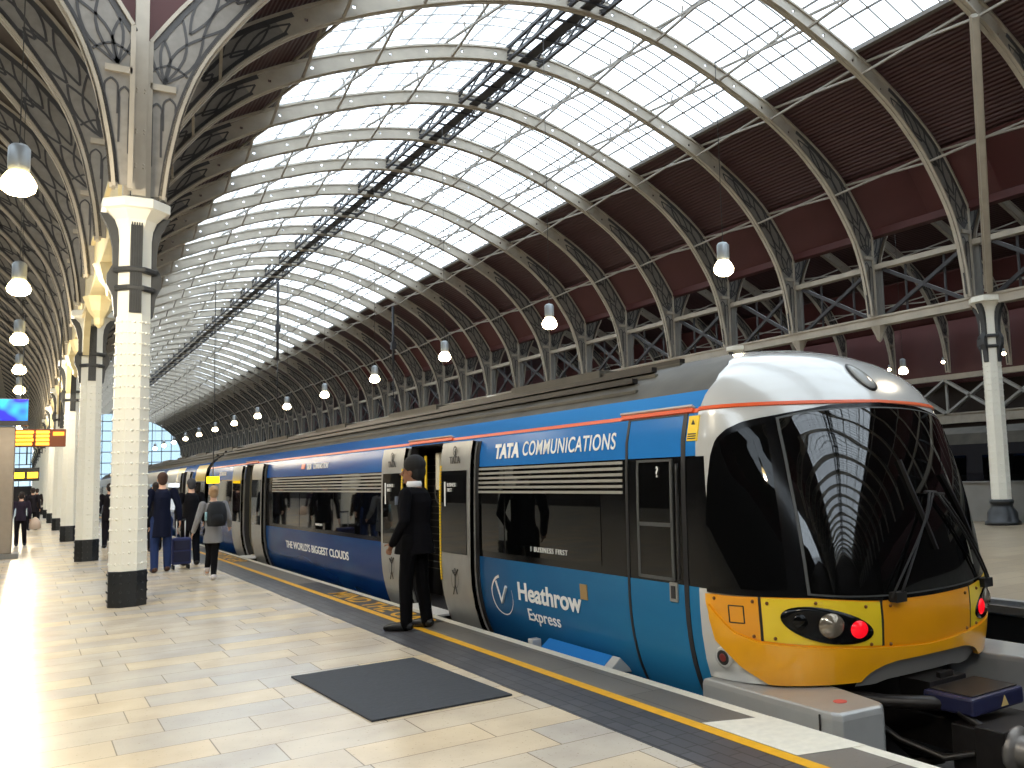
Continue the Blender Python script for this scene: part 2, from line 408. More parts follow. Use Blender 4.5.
def make_rib(sides=(-1,1)):
    root=empty('roof_rib')
    a=MB()
    for side in sides:
        P=[(rib_half_x(side,d),0,z) for d,z in IN]
        a.path(P,.20,.045,0)
        a.path([(p[0],0,p[2]) for p in P],.05,.10,0)
        E_=[(rib_half_x(side,d),0,z) for d,z in EXA]
        a.path(E_,.13,.05,0)
        a.path([(rib_half_x(side,.12),0,5.7),(rib_half_x(side,.12),0,8.05)],.12,.06,0)
        a.path([(rib_half_x(side,.45),0,7.38),(rib_half_x(side,.12),0,7.38)],.12,.09,0)
        # solid web with small holes, d>=2.7
        cells=[]; d=2.7
        L=[q for q in IN if q[0]>=2.7]
        # resample web
        N=22
        for i in range(N+1):
            dd=2.7+(W2-2.7)*i/N
            zi=z_at(IN,dd)
            # normal direction
            z2=z_at(IN,min(dd+.05,W2)); z1=z_at(IN,dd-.05); s_=(z2-z1)/(.1 if dd<W2-.05 else .05)
            n_=Vector((-s_,1)).normalized(); dep=.37
            ex=(dd+n_.x*dep,zi+n_.y*dep)
            if i==N: ex=(dd,EXTR[-1][1])
            cells.append(((dd,zi),ex))
        for i in range(N):
            (a0,b0),(a1,b1)=cells[i],cells[i+1]
            for yy in (-.018,.018):
                q=[a0,a1,b1,b0]; n=len(a.v)
                V=[Vector((rib_half_x(side,p[0]),yy,p[1])) for p in q]
                if i%3==1 and i<20:
                    c=sum(V,Vector())/4; rr=.05
                    hole=[c+Vector((rr*math.cos(t),0,rr*math.sin(t))) for t in [math.radians(k) for k in ((225,315,45,135) if side<0 else (315,225,135,45))]]
                    a.v+=[tuple(p) for p in V]+[tuple(p) for p in hole]
                    for k in range(4): a.face((n+k,n+(k+1)%4,n+4+(k+1)%4,n+4+k))
                else:
                    a.v+=[tuple(p) for p in V]; a.face((n,n+1,n+2,n+3))
    a.build('arch_flange',M_cream,root,fix=False)
    for side in sides:
        t=MB()
        X=lambda d:rib_half_x(side,d)
        def curve(p,q,bulge,w=.035,n=7):
            p=Vector((p[0],p[1]));q=Vector((q[0],q[1]));dv=q-p;nn=Vector((-dv.y,dv.x))
            pts=[]
            for i in range(n+1):
                s_=i/n; c=p+dv*s_+nn*bulge*math.sin(PI*s_)
                pts.append((X(c.x),0,c.y))
            t.path(pts,.045,w,0)
        # lower panel: paired lancets with pointed heads
        for x0,x1,z0,z1 in ((.15,.27,6.2,7.1),(.29,.45,6.75,7.2)):
            xm=(x0+x1)/2
            curve((x0,z0),(x0,z1-.12),0,.026); curve((x1,z0+.15),(x1,z1-.12),0,.026)
            curve((x0,z1-.12),(xm,z1+.05),.18,.026,4); curve((x1,z1-.12),(xm,z1+.05),-.18,.026,4)
        # upper panel: fan of leaf-shaped petals climbing the haunch
        def petal(p,q,bw=.15,w=.036):
            curve(p,q,bw,w); curve(p,q,-bw,w)
        base=(.30,7.47)
        for q in ((.20,8.25),(.52,8.50),(.80,8.28)): petal(base,q)
        for p,q in (((.62,8.30),(1.02,9.18)),((.80,8.30),(1.42,9.12)),((1.10,8.95),(1.62,9.82)),((1.25,8.95),(2.0,9.72)),((1.7,9.5),(2.38,10.30)),((1.95,9.65),(2.75,10.42))): petal(p,q,.13)
        curve((.14,7.62),(.60,7.62),.28,.03,5)
        t.path([(X(d_),0,z_+.07) for d_,z_ in IN if .3<d_<2.8],.05,.12,0)
        t.path([(X(d_),0,z_-.07) for d_,z_ in EXA if d_<2.8],.05,.12,0)
        hwp=MB(); fr=[];bk=[]
        for i in range(15):
            z=5.75+(10.5-5.75)*i/14
            di=ip_(z,IN); de=ip_(z,[(.12,5.7)]+EXA) if z>8.05 else .12
            fr.append((X(de),-.006,z)); bk.append((X(max(di,de)),-.006,z))
        hwp.grid([fr,bk],0,False); hwp.build('haunch_web',M_webp,root,fix=False,solid=.008)
        t.build('haunch_tracery',M_tgrey,root,fix=False)
    return root
RIBY=lambda k:13.31+SP/3*k
NR0,NR1=-20,44
proto=make_rib(); protoh=make_rib((1,)); nh=0; SK=math.atan(.85/18.5)
i=0
for span,(cx,sw,nm) in enumerate(((XL+W2,1,'main hall'),(XL-W2,1,'dim side span'))):
    k0,k1=(NR0,NR1) if span==0 else (0,34)
    for k in range(k0,k1):
        if -4<k<0 and span==0:
            o=protoh if nh==0 else copy_tree(protoh); nh+=1
        else:
            o=proto if i==0 else copy_tree(proto); i+=1
        o.location=(cx,RIBY(k)+(.42 if span==0 else .85),0)
        if span==0: o.rotation_euler=(0,0,-SK)
        if k<0: lab=f'arched roof rib of the {nm}, {ordinal(-k-1)} on the camera side of the first columns'
        elif k==0: lab=f'cream arched roof rib of the {nm} springing from the nearest column'
        else: lab=f'cream arched roof rib of the {nm}, {ordinal(k-1)} one past the nearest column'
        tag(o,lab,'roof rib','roof ribs of the '+nm)
cxR=(19.748+35.6)/2; swR=(35.6-19.748)/2/W2
for k in range(-2,16):
    o=copy_tree(proto); o.location=(cxR,RIBY(k),0); o.scale=(swR,1,1)
    tag(o,f'arched roof rib of the far right span, {ordinal(k+2)} from the camera end','roof rib','roof ribs of the far right span')

def roof_strip(name,d0,d1,cx,sw,m,off=.14,y0=YA,y1=YB_,both=True,uvscale=1):
    prof=[(0.0,8.0)]+EXA
    n=20; mb=MB()
    for side in ((-1,1) if both is True else (both,)):
        rows=[]
        for i in range(n+1):
            d=d0+(d1-d0)*i/n; z=z_at(prof,d)
            zz=z+off
            x=cx+sw*rib_half_x(side,d); rows.append([(x,y0,zz),(x,y1,zz)])
        mb.grid(rows)
    o=mb.build(name,m,fix=False); me=o.data
    uv=me.uv_layers.new(name='UV')
    for poly in me.polygons:
        for li in poly.loop_indices:
            v=me.vertices[me.loops[li].vertex_index].co
            # arc length approx via d + z
            uv.data[li].uv=((abs(v.x-cx)+ (12.9-v.z))*uvscale, v.y)
    q=o.modifiers.new('s','SOLIDIFY'); q.thickness=.05; q.offset=1
    return struct(o)
C0=XL+W2
roof_strip('ceiling_red_lower',0,1.0,C0,1,M_fred,y1=12.3)
roof_strip('ceiling_red_lower_far',0,1.0,C0,1,M_fred,y0=14.5)
roof_strip('ceiling_red_lower_near_column',0,1.0,C0,1,M_fred,y0=12.3,y1=14.5,both=1)
roof_strip('ceiling_red_upper',1.0,3.82,C0,1,M_corr)
roof_strip('ceiling_glazing',3.82,W2,C0,1,M_pane,off=.18)
CL=XL-W2
roof_strip('ceiling_side_span_red',0,1.7,CL,1,M_fred,y1=12.3)
roof_strip('ceiling_side_span',1.7,6.5,CL,1,M_ldark,y1=14.5)
roof_strip('ceiling_side_span_far',0,6.5,CL,1,M_ldark,y0=14.5)
roof_strip('ceiling_side_span_glazing',6.5,W2,CL,1,M_pane,off=.2)  # unseen skylight, shaped narrower than the main one to let in less daylight
roof_strip('ceiling_far_span_lower',0,1.75,cxR,swR,M_fred)
roof_strip('ceiling_far_span_upper',1.75,7.0,cxR,swR,M_corr)
roof_strip('ceiling_far_span_glazing',7.0,W2,cxR,swR,M_pane,off=.2)
# glazing bars
gb=MB()
NP=7
for k in range(NR0,NR1-1):
    for j in range(1,NP):
        y=RIBY(k)+SP/3*j/NP
        for side in (-1,1):
            pts=[]
            for i in range(7):
                d=3.82+(W2-3.82)*i/6; pts.append((C0+rib_half_x(side,d),y,z_at(EXA,d)+.15))
            gb.path(pts,.018,.035)
for side in (-1,1):
    for d in (4.6,5.4,6.25,7.05,7.85,8.6):
        gb.bar((C0+rib_half_x(side,d),YA,z_at(EXA,d)+.17),(C0+rib_half_x(side,d),YB_,z_at(EXA,d)+.17),.04,.04)
    d=3.82; gb.bar((C0+rib_half_x(side,d),YA,z_at(EXA,d)+.14),(C0+rib_half_x(side,d),YB_,z_at(EXA,d)+.14),.14,.10)
struct(gb.build('trim_8',M_dkrod,fix=False))
# purlins with crossed slim rods
def purlins():
    root=empty('purlin_brace')
    return root
rods=MB()
def cross_rods(mb,cx,sw,ks,ds,sides=(-1,1)):
    for k in ks:
        for side in sides:
            for d in ds:
                yo=(.85*(1-(cx+sw*rib_half_x(side,d)-XL)/18.5) if cx==C0 else 0); ya,yb=RIBY(k)+yo,RIBY(k+1)+yo
                if cx==C0 and side<0 and k<0: continue
                zi=z_at(IN,d); x=cx+sw*rib_half_x(side,d)
                z_=z_at(IN,min(d+.05,W2)); s_=(z_-zi)/.05; n_=Vector((-s_,1)).normalized(); dep=.42 if d>2 else .6
                xe=cx+sw*rib_half_x(side,d+n_.x*dep); ze=zi+n_.y*dep
                mb.bar((x,ya,zi),(xe,yb,ze),.05,.05); mb.bar((xe,ya,ze),(x,yb,zi),.05,.05)
                if d>3.9:
                    for f_ in (.33,.67): mb.bar((x+(xe-x)*.35,ya+(yb-ya)*f_,zi+(ze-zi)*.35),(xe,ya+(yb-ya)*f_,ze+.08),.035,.035)
cross_rods(rods,C0,1,range(NR0,NR1-1),(1.55,3.75,5.4,7.3))
cross_rods(rods,cxR,swR,range(-2,14),(1.55,3.75),(1,))
struct(rods.build('trim_9',mat('cream_rod_paint',(150,144,134),.5,var=.15),fix=False))
# central catwalk under the crown
cw=MB()
zc=12.38
for dx in (-.42,.42):
    for z in (zc,zc+.35): cw.bar((C0+dx,YA,z),(C0+dx,YB_,z),.08,.08)
for k in range(NR0,NR1-1):
    for j in range(3):
        y=RIBY(k)+SP/3*j/3; y2=y+SP/9
        cw.bar((C0-.42,y,zc),(C0+.42,y,zc),.06,.05)
        for dx in (-.42,.42): cw.bar((C0+dx,y,zc),(C0+dx,y2,zc+.35),.04,.04); cw.bar((C0+dx,y,zc+.35),(C0+dx,y2,zc),.04,.04)
cw.box(C0-.13,C0+.13,YA,YB_,zc+.02,zc+.05)
tag(cw.build('maintenance_catwalk',M_cat,fix=False),'dark iron maintenance catwalk running along the crown of the glazed roof','catwalk')
# valley gutters
for x in (XL,19.748):
    y0_=14.9 if x<5 else YA
    g=MB().prism([(x-.14,y0_,8.0),(x+.14,y0_,8.0),(x+.14,y0_,8.2),(x-.14,y0_,8.2)],(0,YB_-y0_,0))
    struct(g.build('trim_10' if x<5 else 'trim_11',M_fred))
# spandrel boards above the first left column
sp_=MB()
for sg in (-1,1):
    hp_=[(0,7.85),(.17,7.9)]+[(d+.02,z+.03) for d,z in EXA if .3<d<3.2]
    hp_.append((0,hp_[-1][1]))
    sp_.prism([(XL+sg*p[0],14.45,p[1]) for p in hp_],(0,.06,0))
struct(sp_.build('wall_spandrel',M_fred))

# ------------------------------------------------------------------ far gable window
gm=MB(); bars=MB()
YE=YB_-.1
pts=[(C0+rib_half_x(-1,d),z) for d,z in EXA]+[(C0+rib_half_x(1,d),z) for d,z in EXA[::-1]]
gm.prism([(x,YE,z) for x,z in pts]+[(19.7,YE,2.2),(1.3,YE,2.2)],(0,.03,0))
struct(gm.build('window_1',M_gable))
for i in range(15):
    x=1.6+i*18/14; d=min(x-XL,19.748-x); bars.bar((x,YE-.1,2.2),(x,YE-.1,z_at([(0,8.05)]+EXA,d)),.09,.09)
for z in (3.6,5.2,6.8,8.4,9.9,11.3):
    xa=[x for x in [XL+.1*i for i in range(186)] if z_at([(0,8.05)]+EXA,min(x-XL,19.748-x))>z]
    bars.bar((xa[0],YE-.1,z),(xa[-1],YE-.1,z),.09,.12)
struct(bars.build('trim_12',M_char,fix=False))
g2=MB().prism([(1.0,YE,2.2),(1.0,YE,8.2)]+[(XL-d,YE,z) for d,z in EXA[2:]]+[(CL-W2+8,YE,2.2)],(0,.03,0))
struct(g2.build('window_2',M_gable))
b2=MB()
for i in range(9): b2.bar((.8-i*1.3,YE-.1,2.2),(.8-i*1.3,YE-.1,min(12.6,8+i*.8)),.09,.09)
for z in (3.6,5.2,6.8,8.4,9.9): b2.bar((1,YE-.1,z),(-12,YE-.1,z),.09,.12)
struct(b2.build('trim_13',M_char,fix=False))
struct(MB().box(-19,36,YE,YE+.1,-1.5,2.2).build('wall_far',M_dwall))
struct(MB().box(19.75,36,YE,YE+.1,2.2,13.2).build('wall_far_right',M_dwall))
struct(MB().box(-19,-12.5,YE,YE+.1,2.2,13.2).build('wall_far_left',M_dwall))

# ------------------------------------------------------------------ columns
def octa(r,z): return (r,z)
def make_column(kind):
    root=empty('iron_column'); R8=PI/8
    k=1/math.cos(PI/8)
    z0=.475 if kind=='left' else .62
    a=MB(); a.lathe([(.222*k,z0),(.213*k,2.5),(.20*k,5.1),(.215*k,5.25),(.26*k,5.38),(.37*k,5.5)],n=8,smooth=False,rot=R8)
    for row in range(16):
        ang=row*PI/8; rr=(.222 if row%2==0 else .222*k*.985)
        z=z0+.1
        while z<4.0:
            q=rr*(1-.03*(z/2.5)); c=(q*math.cos(ang),q*math.sin(ang))
            if row%2: 
                for da in (-.10,.10):
                    cc=(q*math.cos(ang+da)*.975,q*math.sin(ang+da)*.975); a.sphere((cc[0],cc[1],z),.013,nu=5,nv=3)
            else: a.sphere((c[0],c[1],z),.019,nu=6,nv=4)
            z+=.152
    a.build('shaft',M_white,root,fix=False)
    b_=MB()
    if kind=='left':
        b_.lathe([(.232*k,0),(.232*k,.47),(.226*k,.48)],n=8,smooth=False,rot=R8)
        for row in range(16):
            ang=row*PI/8; rr=.236 if row%2==0 else .236*k*.985
            for z in (.08,.2,.32,.43): b_.sphere((rr*math.cos(ang),rr*math.sin(ang),z),.015,nu=5,nv=3)
    else:
        b_.lathe([(.43,0),(.43,.08),(.37,.12),(.36,.3),(.27,.42),(.25,.5),(.29,.53),(.29,.6),(.24,.62)],n=16,rot=R8)
    b_.build('base_band',M_black,root)
    c=MB(); c.lathe([(.37*k,5.5),(.42*k,5.52),(.42*k,5.64),(.39*k,5.66)],n=8,smooth=False,rot=R8)
    c.build('capital',M_white,root)
    d=MB()
    for zc_,rr in ((4.66,.27),(4.40,.25)): d.lathe([(rr*k*.92,-.04),(rr*k,-.02),(rr*k*1.02,.02),(rr*k*.92,.04)],c=(0,0,zc_),n=8,smooth=False,rot=R8)
    d.build('collar',M_char,root)
    for ang in (0,PI/2,PI,3*PI/2):
        br=MB(); M=Matrix.Rotation(ang,4,'Z')
        if kind=='left' and abs(ang-3*PI/2)<.1 or kind=='left' and abs(ang-PI/2)<.1:
            for j in range(5): br.box(.2,.245-.0,-.068+.03*j,-.05+.03*j,4.06,5.45,M=M)
            br.box(.195,.232,-.075,.075,4.05,5.46,M=M)
            br.build('fluted_panel',M_char,root,fix=False)
        else:
            pts=[(.19,0,4.0),(.24,0,4.02),(.27,0,4.3),(.34,0,4.45),(.34,0,4.6),(.27,0,4.75),(.28,0,5.0),(.33,0,5.25),(.44,0,5.47),(.19,0,5.47)]
            br.prism([tuple(M@Vector((p[0],-.06,p[2]))) for p in pts],tuple((M.to_3x3()@Vector((0,.12,0)))))
            br.build('side_bracket',M_char,root)
    if kind=='left':
        # post above the capital and twin pilasters
        p=MB(); p.box(-.085,.085,-.34,-.22,5.7,10.4); p.box(-.17,-.10,-.1,.1,5.7,8.0); p.box(.10,.17,-.1,.1,5.7,8.0)
        for z in (6.1,6.15,6.6,6.65,7.2,7.25):
            for x in (-.05,.05): p.sphere((x,-.342,z),.014,nu=5,nv=3)
        p.build('upper_post',M_cream,root,fix=False)
    return root
cl=make_column('left'); n=0
for k in range(0,15):
    o=cl if n==0 else copy_tree(cl); n+=1
    o.location=(XL,14.3+SP*k,0)
    tag(o,'white riveted iron column with black base'+(', nearest in the left platform row' if k==0 else f', {ordinal(k)} in the left row'),'column','left row of iron columns')
cr=make_column('right'); n=0
for k in range(-1,9):
    o=cr if n==0 else copy_tree(cr); n+=1
    o.location=(19.748,13.0+SP*k,0)
    tag(o,'white riveted iron column with moulded black base'+(', beside the cab nose' if k==0 else ', off to the right of the cab nose' if k<0 else f', {ordinal(k-1)} behind the one beside the cab nose'),'column','right row of iron columns')

# ------------------------------------------------------------------ arcade girders
def make_girder():
    root=empty('arcade_girder')
    a=MB().box(-.16,.16,.38,SP-.38,5.45,5.64); a.box(-.20,.20,.01,SP-.01,5.665,5.72); a.box(-.16,.16,.38,SP-.38,5.64,5.665); a.build('bottom_chord',M_cream,root)
    a=MB().box(-.12,.12,.01,SP-.01,7.06,7.2); a.build('top_chord',M_cream,root)
    for k in range(3):
        y0=k*SP/3+.31; y1=min(y0+SP/3,SP-.02)
        m_=MB(); 
        m_.bar((0,y0+.25,5.7),(0,y1-.25,7.06),.08,.10); m_.bar((0,y0+.25,7.06),(0,y1-.25,5.7),.08,.10)
        for t in (.3,.7): m_.bar((.1,y0+(y1-y0)*t,5.7),(.1,y0+(y1-y0)*t,7.06),.05,.05)
        m_.build('cross_brace',M_cat,root)
        p=MB().box(.02,.10,y0-.16,y0+.16,5.7,7.06); p.box(.0,.03,y0-.05,y0+.05,5.7,7.06); p.build('pier_panel',M_wall,root)
        q=MB().lathe([(.02,5.0),(.08,5.07),(.12,5.2),(.19,5.35),(.24,5.45)],c=(0,y0,0),n=8,smooth=False)
        if k: q.build('pendant_boss',M_cream,root)
    return root
gi=make_girder(); n=0
for k in range(-2,14):
    o=gi if n==0 else copy_tree(gi); n+=1; o.location=(19.748,13.0+SP*k,0)
    where={-2:'over the camera end',-1:'just right of the column beside the nose',0:'over the cab nose'}.get(k, f'{ordinal(max(k-1,0))} bay beyond the cab nose')
    tag(o,'cream iron arcade girder with dark cross bracing, '+where,'girder','right arcade girders')
def make_lgirder():
    root=empty('arcade_fascia')
    a=MB().box(-.20,-.14,.42,SP-.42,5.5,6.35); a.box(-.24,.2,.42,SP-.42,5.44,5.5); a.box(-.26,-.12,.42,SP-.42,6.35,6.42); a.build('fascia_plate',M_gold,root)
    for k in (1,2):
        q=MB(); y0=k*SP/3+.1
        q.lathe([(.02,4.82),(.09,4.9),(.10,5.02),(.2,5.16),(.26,5.34),(.30,5.44)],c=(-.05,y0,0),n=8,smooth=False)
        q.build('pendant_boss',M_gold,root)
    q=MB().prism([(-.2,.42,5.44),(-.2,1.3,5.44),(-.2,.9,5.3),(-.2,.6,5.0),(-.2,.42,4.6)],(.12,0,0)); q.build('corner_bracket',M_gold,root)
    q=MB().prism([(-.2,SP-.42,5.44),(-.2,SP-1.3,5.44),(-.2,SP-.9,5.3),(-.2,SP-.6,5.0),(-.2,SP-.42,4.6)],(.12,0,0)); q.build('corner_bracket',M_gold,root)
    return root
gl=make_lgirder(); n=0
for k in range(0,14):
    o=gl if n==0 else copy_tree(gl); n+=1; o.location=(XL,14.3+SP*k,0)
    tag(o,('cream arcade fascia with hanging bosses behind the nearest column' if k==0 else f'cream arcade fascia with hanging bosses, {ordinal(k)} along the left row'),'girder','left row arcade fascias')
# diagonal strut from the right column up to the next rib towards the camera
st=MB(); st.bar((19.46,12.75,5.75),(15.75,10.2,10.70),.24,.12,up=(1,-1,0)); st.bar((19.46,12.75,5.75),(15.75,10.2,10.70),.06,.2,up=(1,-1,0))
tag(st.build('diagonal_strut',M_cream),'long cream iron strut rising from the column beside the cab nose to the roof rib','strut')

# far right lattice footbridge girder
def far_lattice():
    root=empty('lattice_girder')
    MB().box(35.3,35.6,-8,60,3.3,3.75).box(35.25,35.65,-8,60,3.72,3.78).build('bottom_chord',M_cream,root)
    MB().box(35.35,35.6,-8,60,5.35,5.6).build('top_chord',M_cream,root)
    a=MB()
    for i in range(26):
        y=-8+i*2.6; a.bar((35.4,y,3.75),(35.4,y+2.6,5.35),.1,.30,up=(1,0,0)); a.bar((35.4,y+2.6,3.75),(35.4,y,5.35),.1,.30,up=(1,0,0)); a.bar((35.45,y,3.75),(35.45,y,5.35),.1,.1)
    a.build('lattice',M_steel2,root)
    for y in (4,50): MB().box(35.3,35.6,y-.2,y+.2,-.9,3.3).build('support_post',M_cream,root)
    return root
tag(far_lattice(),'white crossed lattice girder across the far side behind the right column','girder')
# ------------------------------------------------------------------ pendant lamps
def make_lamp(bm,name):
    root=empty(name)
    MB().tube([(0,0,.42),(0,0,7.3)],.007,6).build('suspension_cord',M_char,root)
    MB().lathe([(.03,.12),(.10,.14),(.11,.2),(.11,.42),(.08,.46),(.02,.48)],n=16).build('housing',M_hous,root)
    MB().lathe([(.02,-.13),(.10,-.12),(.165,-.07),(.18,0),(.15,.07),(.11,.13)],n=20).build('glass_bowl',bm,root)
    return root
lp=make_lamp(M_bulb,'pendant_lamp'); n=0
for k in range(-1,14):
    y=11.7+6.33*k
    o=lp if n==0 else copy_tree(lp); n+=1; o.location=(10,y,5.1)
    tag(o,'glowing pendant lamp over the track, '+('just outside the frame to the right' if k<0 else f'{ordinal(k)} from the cab nose end'),'pendant lamp','pendant lamps over the track')
    if k<7:
        ld=bpy.data.lights.new('lamp_light','POINT'); ld.energy=70; ld.color=(1,.86,.66); ld.shadow_soft_size=.15
        lo=bpy.data.objects.new('lamp_light',ld); C.objects.link(lo); lo.location=(10,y,4.88)
lp2=make_lamp(M_bulbL,'platform_lamp'); n=0
for k in range(-2,12):
    y=12.1+6.4*k
    o=lp2 if n==0 else copy_tree(lp2); n+=1; o.location=(-.12-.002*y,y,5.1)
    tag(o,'bright warm pendant lamp above the left platform, '+(f'{ordinal(k)} beyond the camera' if k>=0 else f'{ordinal(-k-1)} behind the camera'),'pendant lamp','pendant lamps over the left platform')
    if k<8:
        ld=bpy.data.lights.new('platform_lamp_light','POINT'); ld.energy=250; ld.color=(1,.88,.68); ld.shadow_soft_size=.15
        lo=bpy.data.objects.new('platform_lamp_light',ld); C.objects.link(lo); lo.location=(-.12,y,4.88)
o=copy_tree(lp); o.location=(27,21.5,5.0); tag(o,'small lit pendant lamp in the far right span','pendant lamp')
for k in range(5):
    o=copy_tree(lp); o.scale=(.5,.5,.5); o.location=(34.5,19+3.1*k,6.1); tag(o,f'tiny lit bulb above the far lattice girder, {ordinal(k)} along','lamp','bulbs above the far lattice girder')
    for ch in o.children:
        if ch.name.startswith('suspension'): ch.scale=(1,1,.25)
# hanging dark rods
for x,y,z0,z1,lab in ((10.9,49.4,8.07,12.3,'dark hanging rod below the roof crown left of centre'),(15.85,45.6,7.3,10.7,'dark hanging rod below the lower edge of the glazing, nearer the train')):
    mb=MB().tube([(x,y,z0),(x,y,z1)],.07,8).box(x-.12,x+.12,y-.12,y+.12,(z0+z1)/2-.6,(z0+z1)/2-.2).tube([(x,y,z0-2.6),(x,y,z0)],.02,5); tag(mb.build('hanging_rod',M_cat),lab,'rod','hanging rods')
# ------------------------------------------------------------------ train
XC=5.53
def ip(z,T):
    if z<=T[0][0]: return T[0][1]
    for a,b_ in zip(T,T[1:]):
        if z<=b_[0]: return a[1]+(b_[1]-a[1])*(z-a[0])/(b_[0]-a[0])
    return T[-1][1]
def smooth(T,n=4):
    P=crom(T,n); out=[]
    for p in P:
        if not out or p[0]>out[-1][0]: out.append(p)
    return out
HW=[(-.35,1.07),(-.15,1.19),(0,1.265),(.2,1.325),(.4,1.358),(.6,1.37),(1.5,1.37),(1.85,1.353),(2.06,1.31),(2.2,1.23),(2.35,1.07),(2.48,.85),(2.58,.58),(2.64,.3),(2.66,0.0)]
YF=smooth([(-.3,4.36),(.1,4.33),(.3,4.30),(.62,4.29),(1.2,4.37),(1.7,4.50),(2.07,4.66),(2.3,4.84),(2.45,5.02),(2.54,5.2),(2.62,5.55),(2.66,6.0)])
YBk=[(-.3,5.3),(2.3,5.3),(2.45,5.4),(2.55,5.6),(2.62,5.95),(2.66,6.3)]
NZ=[(0,2.45),(.7,2.4),(1.4,2.1),(1.8,1.9),(2.66,1.8)]
HWs=HW
def hw(z): return max(0.001,ip(z,HWs))
def S(s,z):
    N=ip(z,NZ); yf=ip(z,YF); yb=ip(z,YBk); a=min(abs(s),1)*PI/2
    x=hw(z)*math.sin(a)**(2/N)*(1 if s>=0 else -1)
    y=yb-(yb-yf)*max(0,math.cos(a))**(2/N)+max(abs(s)-1,0)
    return Vector((XC+x,y,z))
def Sn(s,z):
    e=.01
    du=S(min(s+e,1.05),z)-S(max(s-e,-1.05),z); dv=S(s,min(z+e,2.65))-S(s,z-e)
    n=du.cross(dv)
    if n.length<1e-9: return Vector((0,-1,.3)).normalized()
    n.normalize()
    c=S(s,z)-Vector((XC,6.0,1.2))
    return n if n.dot(c)>0 else -n
def SP_(s,z,off): return S(s,z)+Sn(s,z)*off
def nose_patch(name,s0,s1,zlo,zhi,off,m,parent,ns=48,nz=16,rim=True):
    rows=[]
    for j in range(nz+1):
        row=[]
        for i in range(ns+1):
            s=s0+(s1-s0)*i/ns; a=zlo(s) if callable(zlo) else zlo; b_=zhi(s) if callable(zhi) else zhi
            row.append(SP_(s,a+(b_-a)*j/nz,off))
        rows.append(row)
    mb=MB().grid(rows)
    # rim back to the shell
    ring=[(s0+(s1-s0)*i/ns,0) for i in range(ns+1)]+[(s1,j/nz) for j in range(1,nz+1)]+[(s1-(s1-s0)*i/ns,1) for i in range(1,ns+1)]+[(s0,1-j/nz) for j in range(1,nz)]
    if rim:
        A=[];B=[]
        for s,v in ring:
            a=zlo(s) if callable(zlo) else zlo; b_=zhi(s) if callable(zhi) else zhi
            z=a+(b_-a)*v; A.append(SP_(s,z,off)); B.append(SP_(s,z,-.01))
        A.append(A[0]);B.append(B[0]); mb.grid([A,B],smooth=False)
    o=mb.build(name,m,fix=False); adopt(o,parent); return o
def nose_blob(name,outline,center,off,m,parent,dome=0.):
    """closed outline in (s,z) filled in rings"""
    rows=[]
    for j in range(6):
        t=1-j/5*.999
        rows.append([SP_(center[0]+(s-center[0])*t,center[1]+(z-center[1])*t,off+dome*(1-t*t)) for s,z in outline+[outline[0]]])
    rows.insert(0,[SP_(s,z,-.005) for s,z in outline+[outline[0]]])
    o=MB().grid(rows).build(name,m,fix=False); adopt(o,parent); return o
def world_of(o):
    m_=Matrix.Translation(o.location)@o.rotation_euler.to_matrix().to_4x4()
    return m_ if o.parent is None else world_of(o.parent)@o.matrix_parent_inverse@m_
def adopt(o,parent):
    o.parent=parent
    o.matrix_parent_inverse=world_of(parent).inverted()
    return o
def side_pt(y,z,off,sgn=-1):
    e=.02; dz=hw(z+e)-hw(z-e); n=Vector((2*e,0,-dz)).normalized()
    return Vector((XC+sgn*(hw(z)+n.x*off), y, z+n.z*off))
ZR=[-.35,-.25,-.15,-.05,.05,.15,.25,.35,.45,.6,.8,1.0,1.3,1.6,1.75,1.85,1.95,2.03,2.1,2.17,2.24,2.3,2.36,2.42,2.48,2.53,2.58,2.61,2.64,2.66]
def side(mb,y0,y1,z0,z1,off,m=0,sgn=-1,rim=True,ny=1):
    zs=[z0]+[z for z in ZR if z0+.005<z<z1-.005]+[z1]
    rows=[]
    for z in zs:
        a=y0(z) if callable(y0) else y0
        rows.append([side_pt(a+(y1-a)*i/ny,z,off,sgn) for i in range(ny+1)])
    mb.grid(rows,m,smooth=True)
    if rim and off>0:
        back=[[side_pt((y0(z) if callable(y0) else y0)+(y1-(y0(z) if callable(y0) else y0))*i/ny,z,-.01,sgn) for i in range(ny+1)] for z in zs]
        for e in (0,-1):
            mb.grid([[r_[e] for r_ in rows],[r_[e] for r_ in back]],m,False)
        for e in (0,-1): mb.grid([rows[e],back[e]],m,False)
    return mb
def side_part(name,y0,y1,z0,z1,off,m,parent,sgn=-1):
    return adopt(side(MB(),y0,y1,z0,z1,off,0,sgn).build(name,m,fix=False),parent)
yb=lambda z: ip(z,YBk)
ZB,ZT=.735,1.715
def bogie(parent,y):
    b_=MB()
    for dy in (-1.2,1.2):
        for x in (XC-.72,XC+.72):
            b_.lathe([(.05,-.06),(.42,-.06),(.44,-.03),(.42,.06),(.12,.09),(.05,.09)],n=20)
            n=20*6
            for i in range(len(b_.v)-n,len(b_.v)):
                v=b_.v[i]; b_.v[i]=(x+v[2],y+dy+v[0],-.5+v[1])
    for x in (XC-.95,XC+.95): b_.box(x-.08,x+.08,y-1.7,y+1.7,-.62,-.42)
    adopt(b_.build('bogie',M_under,fix=False),parent)
